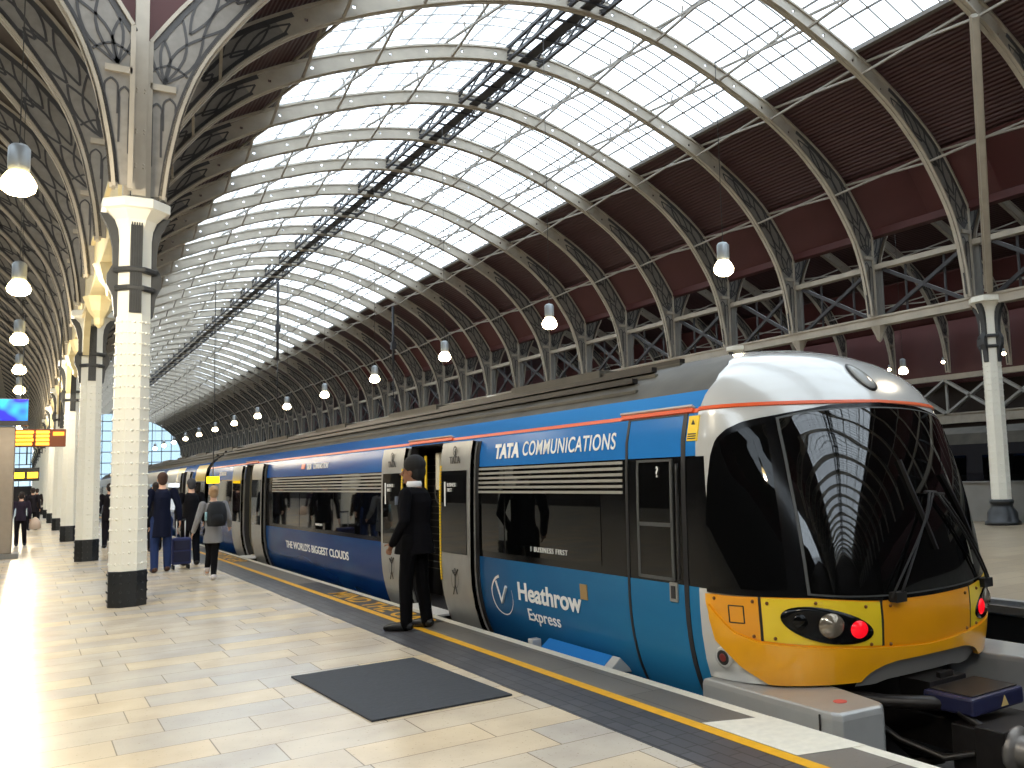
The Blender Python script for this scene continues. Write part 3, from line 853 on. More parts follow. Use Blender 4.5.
def car_shell(root,y0,y1,doors,nose=False,upper=None):
    """doors: list of (ya,yb) openings on the platform side"""
    f0=(yb if nose else y0)
    segs=[]; a=f0
    for d0,d1 in doors: segs.append((a,d0)); a=d1
    segs.append((a,y1))
    lo=MB(); band=MB(); up=MB(); 
    for s0,s1 in segs:
        side(lo,s0,s1,-.30,ZB,0,rim=False,ny=6); side(band,s0,s1,ZB,ZT,0,rim=False); side(up,s0,s1,ZT,2.03,0,rim=False,ny=6)
        for e in (s0,s1):
            if callable(e): continue
            z_=[-.3,-.15,0,.2,.4,.6,1.2,1.7,1.9,2.03]
            jm=MB().grid([[side_pt(e,z,.0) for z in z_],[side_pt(e,z,-.10) for z in z_]],0,False); adopt(jm.build('door_jamb',M_seal,fix=False),root)
    side(lo,f0,y1,-.30,ZB,0,sgn=1,rim=False); side(band,f0,y1,ZB,ZT,0,sgn=1,rim=False); side(up,f0,y1,ZT,2.03,0,sgn=1,rim=False)
    adopt(lo.build('lower_body_panel',M_blueLo,fix=False),root)
    adopt(band.build('window_band',M_blk,fix=False),root)
    if upper:
        cols=[]
        for (ua,ub,mm) in upper:
            u=MB(); side(u,ua,ub,ZT,2.17,.002,rim=False,ny=4); adopt(u.build('upper_body_panel',mm,fix=False),root)
    adopt(up.build('upper_body_panel',M_blueHi,fix=False),root)
    tp=MB(); side(tp,f0,y1,2.03,2.225,0,rim=False,ny=6); side(tp,f0,y1,2.03,2.225,0,sgn=1,rim=False); adopt(tp.build('cantrail',M_blueTop,fix=False),root)
    rf=MB()
    side(rf,f0,y1,2.225,2.66,0,rim=False); side(rf,f0,y1,2.225,2.66,0,sgn=1,rim=False)
    for x in (-1.12,-.9,-.62,.62,.95):
        z=[zz/200+2.0 for zz in range(60,133) if hw(zz/200+2.0)<=abs(x)][:1]
        z=z[0] if z else 2.5
        rf.box(XC+x-.015,XC+x+.015,(6.4 if nose else y0),y1,z-.01,z+.018)
    yy=(8 if nose else y0+1)
    while yy<y1-3:
        rf.box(XC-.5,XC+.5,yy,yy+2.1,2.55,2.70); yy+=4.6
    rfo=adopt(rf.build('roof',M_roofg,fix=False),root)
    for x,z in ((-1.0,2.405),(-.78,2.515),(-.45,2.61),(.45,2.61),(.78,2.515)):
        adopt(MB().box(XC+x-.03,XC+x+.03,(6.6 if nose else y0+.3),y1-.3,z,z+.045).build('roof_rail',M_oil),root)
    # ends
    en=MB()
    zs=[-.3,0,.3,.6,1.2,1.8,2.06,2.2,2.35,2.48,2.58,2.66]
    for ye in ([y1] if nose else [y0,y1]):
        en.grid([[(XC-hw(z),ye,z) for z in zs],[(XC+hw(z),ye,z) for z in zs]],0,False)
    en.box(XC-.45,XC+.45,y1-.02,y1+.42,.0,2.2)
    adopt(en.build('end_wall_and_gangway',M_under,fix=False),root)
    uf=MB().box(XC-1.1,XC+1.1,(5.4 if nose else y0+.2),y1-.2,-.4,-.28)
    for k in range(5): uf.box(XC-1.05,XC+1.05,y0+5+k*2.4,y0+6.9+k*2.4,-.8,-.4)
    adopt(uf.build('underframe',M_under),root)
    bogie(root,y0+3.2 if nose else y0+2.6); bogie(root,y1-2.6)
def stripe(root,y0,y1): side_part('orange_stripe',y0,y1,2.045,2.075,.004,M_or,root)
def slats(root,y0,y1):
    mb=MB()
    for k in range(6): side(mb,y0,y1,1.425+k*.05,1.45+k*.05,.006)
    adopt(mb.build('striped_window_film',M_slat,fix=False),root)
def pane(root,y0,y1,z0=.80,z1=1.69): return side_part('window_pane',y0,y1,z0,z1,.004,M_glassd,root)
def leaf(root,y0,y1,edge,detail=True):
    """plug door leaf standing proud of the body; edge = y of its leading edge"""
    lf=side_part('door_leaf',y0,y1,-.12,2.0,.075,M_leaf,root)
    # thickness
    bk=MB(); side(bk,y0,y1,-.12,2.0,.03,rim=False); 
    for e in (y0,y1):
        z_=[-.12,0,.2,.4,.6,1.2,1.7,1.9,2.0]; bk.grid([[side_pt(e,z,.075) for z in z_],[side_pt(e,z,.03) for z in z_]],0,False)
    adopt(bk.build('leaf_back',M_blk,fix=False),lf)
    w0,w1=(y0+.09,y1-.05) if edge==y1 else (y0+.05,y1-.09)
    wp=MB(); side(wp,w0,w1,.74,1.68,.083); adopt(wp.build('leaf_window',M_glassd,fix=False),lf)
    if detail:
        s_=.012 if edge==y1 else -.012
        ed=MB()
        z=.42 if edge==y1 else .95
        while z<1.72:
            side(ed,min(edge-s_*.3,edge-s_*2.6),max(edge-s_*.3,edge-s_*2.6),z,z+.03,.088); z+=.036
        adopt(ed.build('yellow_edge_marking',M_sy,fix=False),lf)
        ym=(y0+y1)/2
        t=text('leaf_lettering','TATA',side_pt(ym+.14,1.765,.083),.115,M_dtxt,None,sx=1.0,bold=.001); adopt_keep(t,lf)
        lg=MB(); c=side_pt(ym,1.89,.083)
        def disc(mb,c,r0,r1,a0=0,a1=2*PI,n=20,th=.003):
            P=[];Q=[]
            for i in range(n+1):
                a=a0+(a1-a0)*i/n; P.append(c+Vector((0,r1*math.cos(a),r1*math.sin(a)))); Q.append(c+Vector((0,r0*math.cos(a),r0*math.sin(a))))
            mb.grid([[p+Vector((-th,0,0)) for p in P],[q+Vector((-th,0,0)) for q in Q]],0,False)
        disc(lg,c,.045,.062); 
        lg.box(c.x-.004,c.x+.002,c.y-.008,c.y+.008,c.z-.055,c.z+.03); disc(lg,c+Vector((0,0,-.02)),.02,.034,.5,PI-.5)
        adopt(lg.build('round_emblem',M_dtxt,fix=False),lf)
        wl=max(w0,w1)
        adopt_keep(text('class_number','1',side_pt(wl-.06,1.28,.09),.40,M_txt,None,sx=.75,bold=.006),lf)
        adopt_keep(text('class_lettering','BUSINESS\nFIRST',side_pt(wl-.20,1.50,.09),.06,M_txt,None),lf)
        # little line-drawn figure low on the leaf
        fg=MB(); c=side_pt(ym,.45,.085)
        def seg(a,b_,w=.008): fg.bar(c+Vector((-.002,a[0],a[1])),c+Vector((-.002,b_[0],b_[1])),w,w)
        for a,b_ in (((0,.06),(0,-.06)),((0,-.06),(.05,-.17)),((0,-.06),(-.06,-.16)),((0,.04),(.08,.10)),((0,.04),(-.08,.12))): seg(a,b_)
        disc(fg,c+Vector((0,0,.10)),.015,.03); disc(fg,c+Vector((0,0,0)),.10,.106)
        adopt(fg.build('line_figure',M_dtxt,fix=False),lf)
    return lf
def adopt_keep(o,parent):
    return adopt(o,parent)

lead=empty('lead_train_car',(XC,16,-.95))
tag(lead,'blue lead train car with white dome nose, yellow front and wraparound dark windscreen','train car','train cars at the platform')
car_shell(lead,5.3,26.85,[(10.14,11.42),(20.9,21.95)],nose=True)
stripe(lead,5.3,10.14); stripe(lead,11.42,20.9); stripe(lead,21.95,26.85)
slats(lead,6.30,9.20); slats(lead,12.36,19.2)
for a,b_ in ((6.66,8.54),(8.58,9.18),(12.42,14.85),(14.9,17.0),(17.05,19.15),(23.2,26.2)): pane(lead,a,b_)
for a,b_,o_ in ((10.05,11.5,.045),(20.8,22.05,.045),(5.36,6.36,.04)):
    side_part('door_rain_strip',a,b_,2.078,2.092,o_,M_silver,lead)
    side_part('orange_door_trim',a,b_,2.05,2.076,.02,M_or,lead)
leaf(lead,9.28,10.14,10.14); leaf(lead,11.42,12.28,11.42)
leaf(lead,19.86,20.85,20.85,False); leaf(lead,22.0,23.05,22.0,False)
# dark recess edge beside each leaf
for a,b_ in ((9.20,9.28),(12.28,12.36),(19.76,19.86),(23.05,23.13)): side_part('door_pocket_gap',a,b_,-.12,2.0,.01,M_seal,lead)
# vestibules
for k,(a,b_) in enumerate(((10.14,11.42),(20.9,21.95))):
    v=MB(); xw=4.75 if k==0 else 5.1
    v.box(4.30,xw+.1,a-.05,b_+.9,-.02,.0); v.box(4.3,xw+.1,a-.05,b_+.9,2.02,2.05)
    v.box(xw,xw+.04,a-.05,b_+.9,0,2.02); v.box(4.3,xw,b_+.88,b_+.92,0,2.02); v.box(4.3,xw,a-.08,a-.04,0,2.02)
    ve=adopt(v.build('vestibule',M_int if k==0 else M_intw,fix=False),lead)
    if k==0:
        l=MB()
        z=.35
        while z<1.95: l.box(xw-.008,xw,a+.02,b_+.85,z,z+.008); z+=.095
        c=Vector((xw-.02,11.75,1.42))
        P=[c+Vector((0,.17*math.cos(t*PI/16),.17*math.sin(t*PI/16))) for t in range(33)]
        for p,q in zip(P,P[1:]): l.bar(p,q,.014,.014)
        l.bar(c+Vector((0,-.12,-.11)),c+Vector((0,.12,.12)),.02,.05); l.bar(c+Vector((0,.12,-.11)),c+Vector((0,-.12,.12)),.02,.03); l.bar(c+Vector((0,.0,-.3)),c+Vector((0,0,-.17)),.012,.012)
        adopt(l.build('white_line_pattern',M_slat,fix=False),ve)
        adopt(MB().tube([(4.36,11.3,.3),(4.36,11.3,1.9)],.018,8).build('grab_pole',M_sy),ve)
        adopt(MB().box(4.40,4.5,10.95,11.07,1.45,1.93).build('door_light_panel',M_intw,bevel=.01),ve)
# step plates
sp2=MB()
for a,b_ in ((10.2,11.38),(20.95,21.9)): adopt(MB().box(4.06,4.34,a,b_,-.03,-.005).build('step_plate',M_txt,bevel=.005),lead)
# cab door
cdm=MB()
for y,w_ in ((6.235,.016),(5.45,.026)): side(cdm,y-w_,y+w_,-.12,2.045,.006)
side(cdm,5.45,6.235,2.033,2.045,.006)
cabd=adopt(cdm.build('cab_door',M_seal,fix=False),lead)
side_part('cab_door_window',5.62,6.05,1.2,1.68,.008,M_glassd,cabd); side_part('cab_door_window',5.62,6.05,.78,1.17,.008,M_glassd,cabd)
fr=MB()
for a,b_,c_,d_ in ((5.59,5.62,.76,1.70),(6.05,6.08,.76,1.70),(5.6,6.07,1.17,1.20),(5.6,6.07,.755,.78),(5.6,6.07,1.68,1.70)): side(fr,a,b_,c_,d_,.012)
adopt(fr.build('window_frame',M_pil,fix=False),cabd)
hp=side_part('door_handle_plate',5.56,5.66,.60,.745,.012,M_leaf,cabd)
side_part('handle_recess',5.585,5.635,.625,.72,.018,M_dtxt,hp)
adopt(MB().tube([tuple(side_pt(5.50,z,.03)) for z in (.78,.82,1.2,1.6,1.66)],.012,6).build('grab_handle',M_seal),cabd)
adopt_keep(text('cab_marking','?',side_pt(5.80,1.56,.014),.12,M_txt,None,bold=.002),cabd)
ws=side_part('warning_sign',5.275,5.40,1.83,2.02,.008,M_sy,lead)
tri=MB(); a_=side_pt(5.3375,1.99,.014); 
tri.prism([a_,a_+Vector((0,.045,-.075)),a_+Vector((0,-.045,-.075))],(-.002,0,0)); side(tri,5.29,5.385,1.843,1.85,.013); side(tri,5.29,5.385,1.86,1.867,.013); side(tri,5.29,5.385,1.877,1.884,.013)
adopt(tri.build('triangle_symbol',M_dtxt,fix=False),ws)
# lettering
ct=[('TATA',(8.80,1.805),.20,1.03,.012),('COMMUNICATIONS',(8.14,1.815),.20,.78,.003)]
def T(body,y,z,size,sx,bold,off=.006,sp=1.,tilt=True,align='LEFT',mm=None,name='side_lettering'):
    a=side_pt(y,z,off); b_=side_pt(y,z+size*.7,off); up=(b_-a).normalized()
    x=Vector((0,-1,0)); n=x.cross(up)
    R=Matrix(((x.x,up.x,n.x),(x.y,up.y,n.y),(x.z,up.z,n.z)))
    return adopt_keep(text(name,body,a,size,mm or M_txt,None,sx=sx,bold=bold,rot=R,align=align,sp=sp),lead)
T('TATA',8.80,1.80,.205,1.07,.010); T('COMMUNICATIONS',8.16,1.808,.205,.875,.002,sp=1.1)
T('Heathrow',8.31,.355,.25,1.22,.006); T('Express',8.15,.165,.17,1.25,.001)
T('1 BUSINESS FIRST',7.98,.855,.068,1.2,.0,off=.012,sp=1.2)
T('THE WORLD\'S BIGGEST CLOUDS',18.05,.38,.18,1.5,.003)
T('IN THE CLOUD',16.6,.12,.10,1.0,.0,mm=M_slat) if False else None
T('TATA',16.6,1.83,.13,.95,.006); T('COMMUNICATIONS',16.15,1.83,.13,.78,.001)
T('BUSINESS FIRST',15.9,.86,.05,1.2,.0,off=.012)
sq=side_part('orange_square_emblem',16.75,16.98,1.84,1.93,.006,M_or,lead)
T('TATA COMMUNICATIONS',25.3,1.83,.13,.62,.001)
# round swoosh emblem
em=MB()
def ell(c0,ry,rz,a0,a1,w0,w1,n=30):
    P=[];Q=[]
    for i in range(n+1):
        t=i/n; a=a0+(a1-a0)*t; w=w0+(w1-w0)*t
        y=c0[0]-ry*math.cos(a); z=c0[1]+rz*math.sin(a)
        y2=c0[0]-(ry-w)*math.cos(a); z2=c0[1]+(rz-w)*math.sin(a)
        P.append(side_pt(y,z,.006)); Q.append(side_pt(y2,z2,.006))
    em.grid([P,Q],0,False)
ell((8.68,.36),.25,.21,math.radians(100),math.radians(355),.03,.006); ell((8.68,.36),.25,.21,math.radians(-4),math.radians(20),.006,.002)
for p,q,w_ in (((8.80,.50),(8.70,.28),.012),((8.70,.28),(8.56,.46),.022)):
    a_=side_pt(p[0],p[1],.008); b2_=side_pt(q[0],q[1],.008); em.bar(a_,b2_,w_,w_*1.3)
adopt(em.build('round_emblem',M_txt,fix=False),lead)
side_part('small_access_hatch',6.92,7.04,.48,.615,.008,mat('brass_plate',(170,140,90),.4,metal=.3),lead)
# blue retracted fairing under the body
fa=MB(); fa.prism([(4.07,7.72,-.06),(4.20,7.72,.045),(4.34,7.72,-.1),(4.2,7.72,-.25)],(0,-1.12,0)); adopt(fa.build('lower_fairing',M_blueHi,bevel=.01),lead)
adopt(MB().box(4.06,4.16,7.80,7.90,-.1,.03).build('fairing_bracket',M_silver,bevel=.01),lead)
adopt(MB().prism([(4.07,6.59,-.06),(4.20,6.59,.045),(4.34,6.59,-.1)],(0,-.12,0)).build('fairing_end',M_silver,bevel=.01),lead)

# ---- nose
def arch(s):
    s=abs(s)
    return ip(s,[(0,.215),(.14,.212),(.19,.195),(.24,.165),(.275,.125),(.295,.09),(1.2,.075)])
shell=nose_patch('cab_nose_shell',-1,1,arch,lambda s:2.655,0,M_silver,lead,ns=80,nz=60,rim=False)
nose_patch('nose_side_band',-1,-.925,lambda s:ZB,lambda s:ZT-.005,.004,M_blk,lead,ns=6,nz=10)
stripe_n=nose_patch('orange_nose_stripe',-1,1,lambda s:2.058+.028*(1-abs(s)),lambda s:2.082+.028*(1-abs(s)),.012,M_or,lead,ns=60,nz=2)
yl=nose_patch('yellow_front_band',-.972,.972,lambda s:max(arch(s)+.002,ip(abs(s),[(0,.1),(.3,.092),(.69,.092),(.82,.213),(.93,.37),(.96,.55),(.975,.66)])),lambda s:.70,.008,M_yel,lead,ns=90,nz=10)
low=lambda s: ip(abs(s),[(0,.30),(.194,.329),(.42,.36),(.713,.402),(.832,.459),(.915,.574),(.96,.66)])
lip=nose_patch('yellow_bumper_lip',-.95,.95,lambda s:max(arch(s)+.003,ip(abs(s),[(0,.1),(.3,.095),(.69,.095),(.82,.216),(.93,.38),(.96,.6)])),lambda s:low(s)-.012,.028,M_yel,lead,ns=90,nz=6)
blo=lambda s: ip(abs(s),[(0,.632),(.2,.640),(.47,.692),(.65,.702),(.96,.712)])
hi=[(0,2.082),(.26,2.062),(.517,1.99),(.60,1.97),(.685,1.945),(.77,1.895),(.832,1.825),(.87,1.72),(.903,1.53),(.94,1.2),(.962,.8)]
mask=nose_patch('black_cab_mask',-.96,.96,blo,lambda s:ip(abs(s),hi)+.004,.012,M_blk,lead,ns=110,nz=30)
E_=lambda z: .475+.035*(z-.7)/1.3
def wsp(off,grow,name,m,par):
    rows=[];ns,nz=50,24
    z0=lambda t:.672+.05*abs(t)**2-grow; z1=lambda t:2.035-.075*abs(t)**2.5+grow
    for j in range(nz+1):
        row=[]
        for i in range(ns+1):
            t=-1+2*i/ns; z=z0(t)+(z1(t)-z0(t))*j/nz; row.append(SP_(t*(E_(z)+grow),z,off))
        rows.append(row)
    mb=MB().grid(rows); ring=rows[0]+[r_[-1] for r_ in rows[1:]]+rows[-1][::-1][1:]+[r_[0] for r_ in rows[::-1][1:]]
    mb.grid([ring,[p+Vector((0,.02,0)) for p in ring]],0,False)
    return adopt(mb.build(name,m,fix=False),par)
seal=wsp(.016,.012,'windscreen_seal',M_pil,lead)
wsp(.020,0,'windscreen',M_glassw,lead)
for sg in (-1,1):
    a,b_=(-.93,-.57) if sg<0 else (.57,.93)
    nose_patch('quarter_window',a,b_,lambda s:blo(s)+.05,lambda s:ip(abs(s),hi)-.05,.016,M_glassd,lead,ns=24,nz=24)
    # headlight panel
    s0,s1=sorted((sg*.20,sg*.69))
    hpn=nose_patch('headlight_panel',s0,s1,lambda s:low(s)+.004,lambda s:blo(s)-.008,.016,M_yel2,lead,ns=30,nz=6)
    s0,s1=sorted((sg*.705,sg*.94))
    sp3=nose_patch('side_front_panel',s0,s1,lambda s:low(s)+.004,lambda s:max(low(s)+.006,blo(s)-.008),.016,M_amber,lead,ns=16,nz=6)
    s0,s1=sorted((sg*.775,sg*.848)); 
    for q in ((s0,s1,.63,.638),(s0,s1,.512,.52)): nose_patch('hatch_outline',q[0],q[1],q[2],q[3],.018,M_seal,sp3,ns=4,nz=1)
    for q in (s0,s1): nose_patch('hatch_outline',q-.003,q+.003,.515,.635,.018,M_seal,sp3,ns=1,nz=3)
    out=[(sg*(.424-.187*math.cos(t)), .5-.065*-math.cos(t)*1+.0-.0+.122*math.sin(t)) for t in [2*PI*k/40 for k in range(40)]]
    out=[(sg*(.424+.187*math.cos(t)), .5+.065*math.cos(t)+.118*math.sin(t)) for t in [2*PI*k/40 for k in range(40)]]
    hl=nose_blob('headlight_cluster',out,(sg*.424,.5),.024,M_blk,lead)
    def circ(c,rs,rz): return [(c[0]+rs*math.cos(2*PI*k/24),c[1]+rz*math.sin(2*PI*k/24)) for k in range(24)]
    nose_blob('head_lamp',circ((sg*.405,.50),.052,.085),(sg*.405,.50),.028,M_lens,hl,dome=.03)
    nose_blob('tail_lamp',circ((sg*.295,.462),.034,.06),(sg*.295,.462),.030,M_red,hl,dome=.02)
    nose_blob('marker_lamp',circ((sg*.53,.535),.03,.05),(sg*.53,.535),.028,M_glassd,hl,dome=.01)
    rm=nose_blob('round_socket',circ((sg*.905,.255),.042,.075),(sg*.905,.255),.02,M_silver,lead)
    nose_blob('socket_face',circ((sg*.905,.255),.030,.054),(sg*.905,.255),.023,M_dtxt,rm)
    nose_blob('socket_lens',circ((sg*.905,.255),.016,.03),(sg*.905,.255),.026,mat('dull_red',(120,40,36),.4),rm)
    bl=MB()
    for s,z in ((.92,.675),(.73,.67),(.735,.43),(.665,.66),(.46,.655),(.26,.61),(.245,.35),(.64,.42),(.16,.60),(.165,.335)):
        p=SP_(sg*s,z,.018); bl.sphere(p,.013,nu=8,nv=5)
    adopt(bl.build('panel_bolts',mat('rusty_bolt',(110,66,20),.5),fix=False),lead)
cp=nose_patch('centre_front_panel',-.19,.19,lambda s:low(s)+.004,lambda s:blo(s)-.008,.016,M_amber,lead,ns=16,nz=4)
for s in (-.195,.195,-.698,.698):
    jo=MB(); jo.grid([[SP_(s-.006,z,.015) for z in (low(s),.5,blo(s))],[SP_(s+.006,z,.015) for z in (low(s),.5,blo(s))]])
    adopt(jo.build('panel_joint',M_seal,fix=False),lead)
ov=[(.02+.068*math.cos(t)-.012*math.sin(t),2.31+.118*math.sin(t)) for t in [2*PI*k/32 for k in range(32)]]
o1=nose_blob('top_headlight_surround',ov,(.02,2.31),.012,M_dtxt,lead)
nose_blob('top_headlight',[(.02+(s-.02)*.84,2.31+(z-2.31)*.88) for s,z in ov],(.02,2.31),.018,mat('grey_lens',(150,152,150),.15),o1,dome=.02)
# wipers
for sg,(p0,p1,q0,q1) in ((-1,((-.135,.655),(.055,1.36),(-.03,1.62),(.04,.95))),(1,((.34,.635),(.10,1.34),(.2,1.5),(.33,.9)))):
    wi=MB()
    def nl(a,b_,off,n=8): return [SP_(a[0]+(b_[0]-a[0])*i/n,a[1]+(b_[1]-a[1])*i/n,off) for i in range(n+1)]
    wi.tube(nl(p0,p1,.07),.011,6); wi.tube(nl((p0[0]+.035*sg,p0[1]),(p1[0]+.02,p1[1]),.07),.009,6)
    pv=SP_(p0[0],p0[1],.05); wi.box(pv.x-.055,pv.x+.055,pv.y-.03,pv.y+.05,pv.z-.035,pv.z+.035)
    wi.tube(nl((p1[0]-.02,p1[1]+.01),(p1[0]+.04,p1[1]+.0),.065,3),.013,6)
    wm=adopt(wi.build('windscreen_wiper',M_under,bevel=0,fix=False),lead)
    bb=MB(); bb.path(nl(q0,q1,.035,10),.018,.035,up=(1,0,0)); adopt(bb.build('wiper_blade',M_under,fix=False),wm)
# skirts
for sg in (-1,1):
    sk=MB()
    pl_=[(-1.355,5.32),(-1.365,4.02),(-1.33,3.965),(-1.0,3.93),(-.93,3.98),(-.86,4.36),(-.80,4.75),(-1.05,5.32)]
    n=len(sk.v); P=[(XC+sg*-p[0],p[1]) for p in pl_] if sg>0 else [(XC+p[0],p[1]) for p in pl_]
    rows=[]
    for z,sc_ in ((-.75,.985),(-.3,1.0),(.03,1.0),(.065,.985),(.075,.95)):
        cx=XC+sg*1.1; cy=4.6
        rows.append([Vector((cx+(x-cx)*sc_,cy+(y-cy)*sc_,z)) for x,y in P+[P[0]]])
    sk.grid(rows,0,False); sk.face([len(sk.v)-k-2 for k in range(len(P))]); 
    ck=adopt(sk.build('front_skirt',M_skirt,bevel=.012),lead)
    ln=MB(); xx=XC+sg*1.37; ln.box(xx-.004,xx+.004,4.12,4.13,-.7,.05); adopt(ln.build('skirt_joint',M_dtxt),ck)
    mk=MB().lathe([(.045,0),(.045,.004)],c=(XC+sg*1.12,4.18,.075),n=16); adopt(mk.build('red_skirt_mark',mat('faded_red_print',(206,90,80),.5)),ck)
# recess behind the opening and coupler
ri=MB(); ri.box(XC-.9,XC+.9,4.78,4.8,-.8,.3); ri.box(XC-.6,XC+.6,4.5,4.8,.20,.22); ri.box(XC-.9,XC-.84,4.6,4.8,-.8,.03); ri.box(XC+.84,XC+.9,4.6,4.8,-.8,.03)
adopt(ri.build('coupler_recess',M_under,fix=False),lead)
ap=MB(); ap.grid([[SP_(s,arch(s)+.01,-.012) for s in [-.29+.58*i/24 for i in range(25)]],[SP_(s,max(.04,arch(s)-.15),-.012)+Vector((0,.05,0)) for s in [-.29+.58*i/24 for i in range(25)]]])
adopt(ap.build('recess_apron',mat('apron_grey',(150,147,142),.5,metal=.1),fix=False),lead)
cpl=MB()
cpl.box(XC-.12,XC+.12,3.7,4.8,-.42,-.20); cpl.box(XC-.34,XC+.36,3.52,3.74,-.50,-.13); cpl.box(XC-.30,XC+.32,3.74,3.95,-.46,-.16)
for k in range(4): cpl.tube([(XC-.5+.1*k,4.7,-.1-.08*k),(XC-.42+.05*k,4.3,-.32-.05*k),(XC-.38+.02*k,3.95,-.38),(XC-.3,3.76,-.32)],.022,8)
cpl.tube([(XC+.5,4.7,-.1),(XC+.45,4.2,-.4),(XC+.3,3.8,-.35)],.025,8)
cpl.tube([(XC-.75,4.7,-.02),(XC-.5,4.35,-.06),(XC-.25,4.05,-.06)],.05,10)
cpl.tube([(XC-.9,4.6,-.35),(XC-.55,4.3,-.5),(XC-.2,4.1,-.45)],.035,10)
cpl.tube([(XC-.27,3.9,-.08),(XC-.2,3.72,-.2)],.03,8)
co=adopt(cpl.build('coupler',M_oil,bevel=.015),lead)
kn=MB(); 
def lathe_y(mb,prof,c,n=20):
    b0=len(mb.v); mb.lathe(prof,n=n)
    for i in range(b0,len(mb.v)):
        v=mb.v[i]; mb.v[i]=(c[0]+v[0],c[1]-v[2],c[2]+v[1])
lathe_y(kn,[(.15,-.02),(.16,0),(.15,.03),(.115,.035),(.105,.05),(.09,.10),(.035,.16),(.0,.17)],(XC-.20,3.52,-.27))
adopt(kn.build('coupler_cone',mat('worn_grey_iron',(130,124,118),.4,metal=.6,var=.3),fix=False),co)
kh=MB(); lathe_y(kh,[(.15,-.02),(.15,.03),(.11,.03),(.10,-.03),(.0,-.05)],(XC+.18,3.52,-.27)); adopt(kh.build('coupler_socket',M_under,fix=False),co)
cb=adopt(MB().box(XC-.29,XC+.30,3.77,4.18,-.10,.02).build('coupler_cover',M_nav,bevel=.02),co)
adopt(MB().box(XC-.25,XC+.27,3.8,4.15,.02,.03).box(XC-.2,XC+.22,4.18,4.45,-.08,.05).box(XC-.05,XC+.1,4.2,4.24,.05,.09).build('cover_top_plate',M_oil,bevel=.004),co)
adopt(MB().prism([(XC+.02,3.768,-.075),(XC+.10,3.768,-.075),(XC+.06,3.768,-.005)],(0,-.004,0)).build('warning_triangle',mat('gold_mark',(200,170,110),.5)),cb)

# ---- following cars
car2=empty('train_car',(XC,38,-.95)); tag(car2,'second train car behind the lead car, blue with gold end panels','train car','train cars at the platform')
car_shell(car2,27.45,48.6,[(30.5,31.6),(36.0,37.1)],upper=[(27.45,29.2,M_grn),(31.7,33.2,M_grn),(33.2,36,M_leaf),(37.1,48.6,M_leaf)])
for a,b_ in ((28.2,29.5),(32.4,35.8),(38,42.8),(43.4,47.6)): pane(car2,a,b_)
leaf(car2,31.65,32.3,31.65,False); leaf(car2,29.8,30.45,30.45,False); leaf(car2,37.15,37.8,37.15,False)
T('TATA COMMUNICATIONS',31.2,1.83,.13,.5,.001) if False else None
car3=empty('train_car',(XC,59,-.95)); tag(car3,'third train car, farthest along the platform, grey with a gold end','train car','train cars at the platform')
car_shell(car3,49.2,70.5,[(54,55.2)],upper=[(49.2,50.8,M_grn),(50.8,54,M_leaf),(55.2,70.5,M_leaf)])
for a,b_ in ((50.4,53.6),(56,61),(62,68)): pane(car3,a,b_)
# dark blue train across the far track
ft=empty('distant_train',(25.9,40,-.6)); tag(ft,'dark blue train with pale grey roof beyond the grey barrier wall','train')
def fbox(name,y0,y1,m,P):
    mb=MB(); mb.prism([(25.9+x,y0,z) for x,z in P],(0,y1-y0,0)); o=mb.build(name,m); adopt(o,ft); return o
for k in range(3):
    y0=-2+k*23.4; y1=y0+23
    fbox('body',y0,y1,M_tbl,[(-1.35,-.5),(1.35,-.5),(1.4,1.2),(1.3,2.1),(-1.3,2.1),(-1.4,1.2)])
    fbox('roof',y0,y1,M_roofg,[(-1.3,2.1),(1.3,2.1),(1.1,2.45),(.5,2.68),(-.5,2.68),(-1.1,2.45)])
    mb=MB()
    for j in range(8): mb.box(24.50,24.53,y0+1.8+j*2.5,y0+3.7+j*2.5,.9,1.75)
    adopt(mb.build('windows',M_glassd,fix=False),ft)
    adopt(MB().box(24.49,24.53,y0+.3,y0+1.3,.0,1.9).build('door',M_sy if k==1 else M_dtxt),ft)

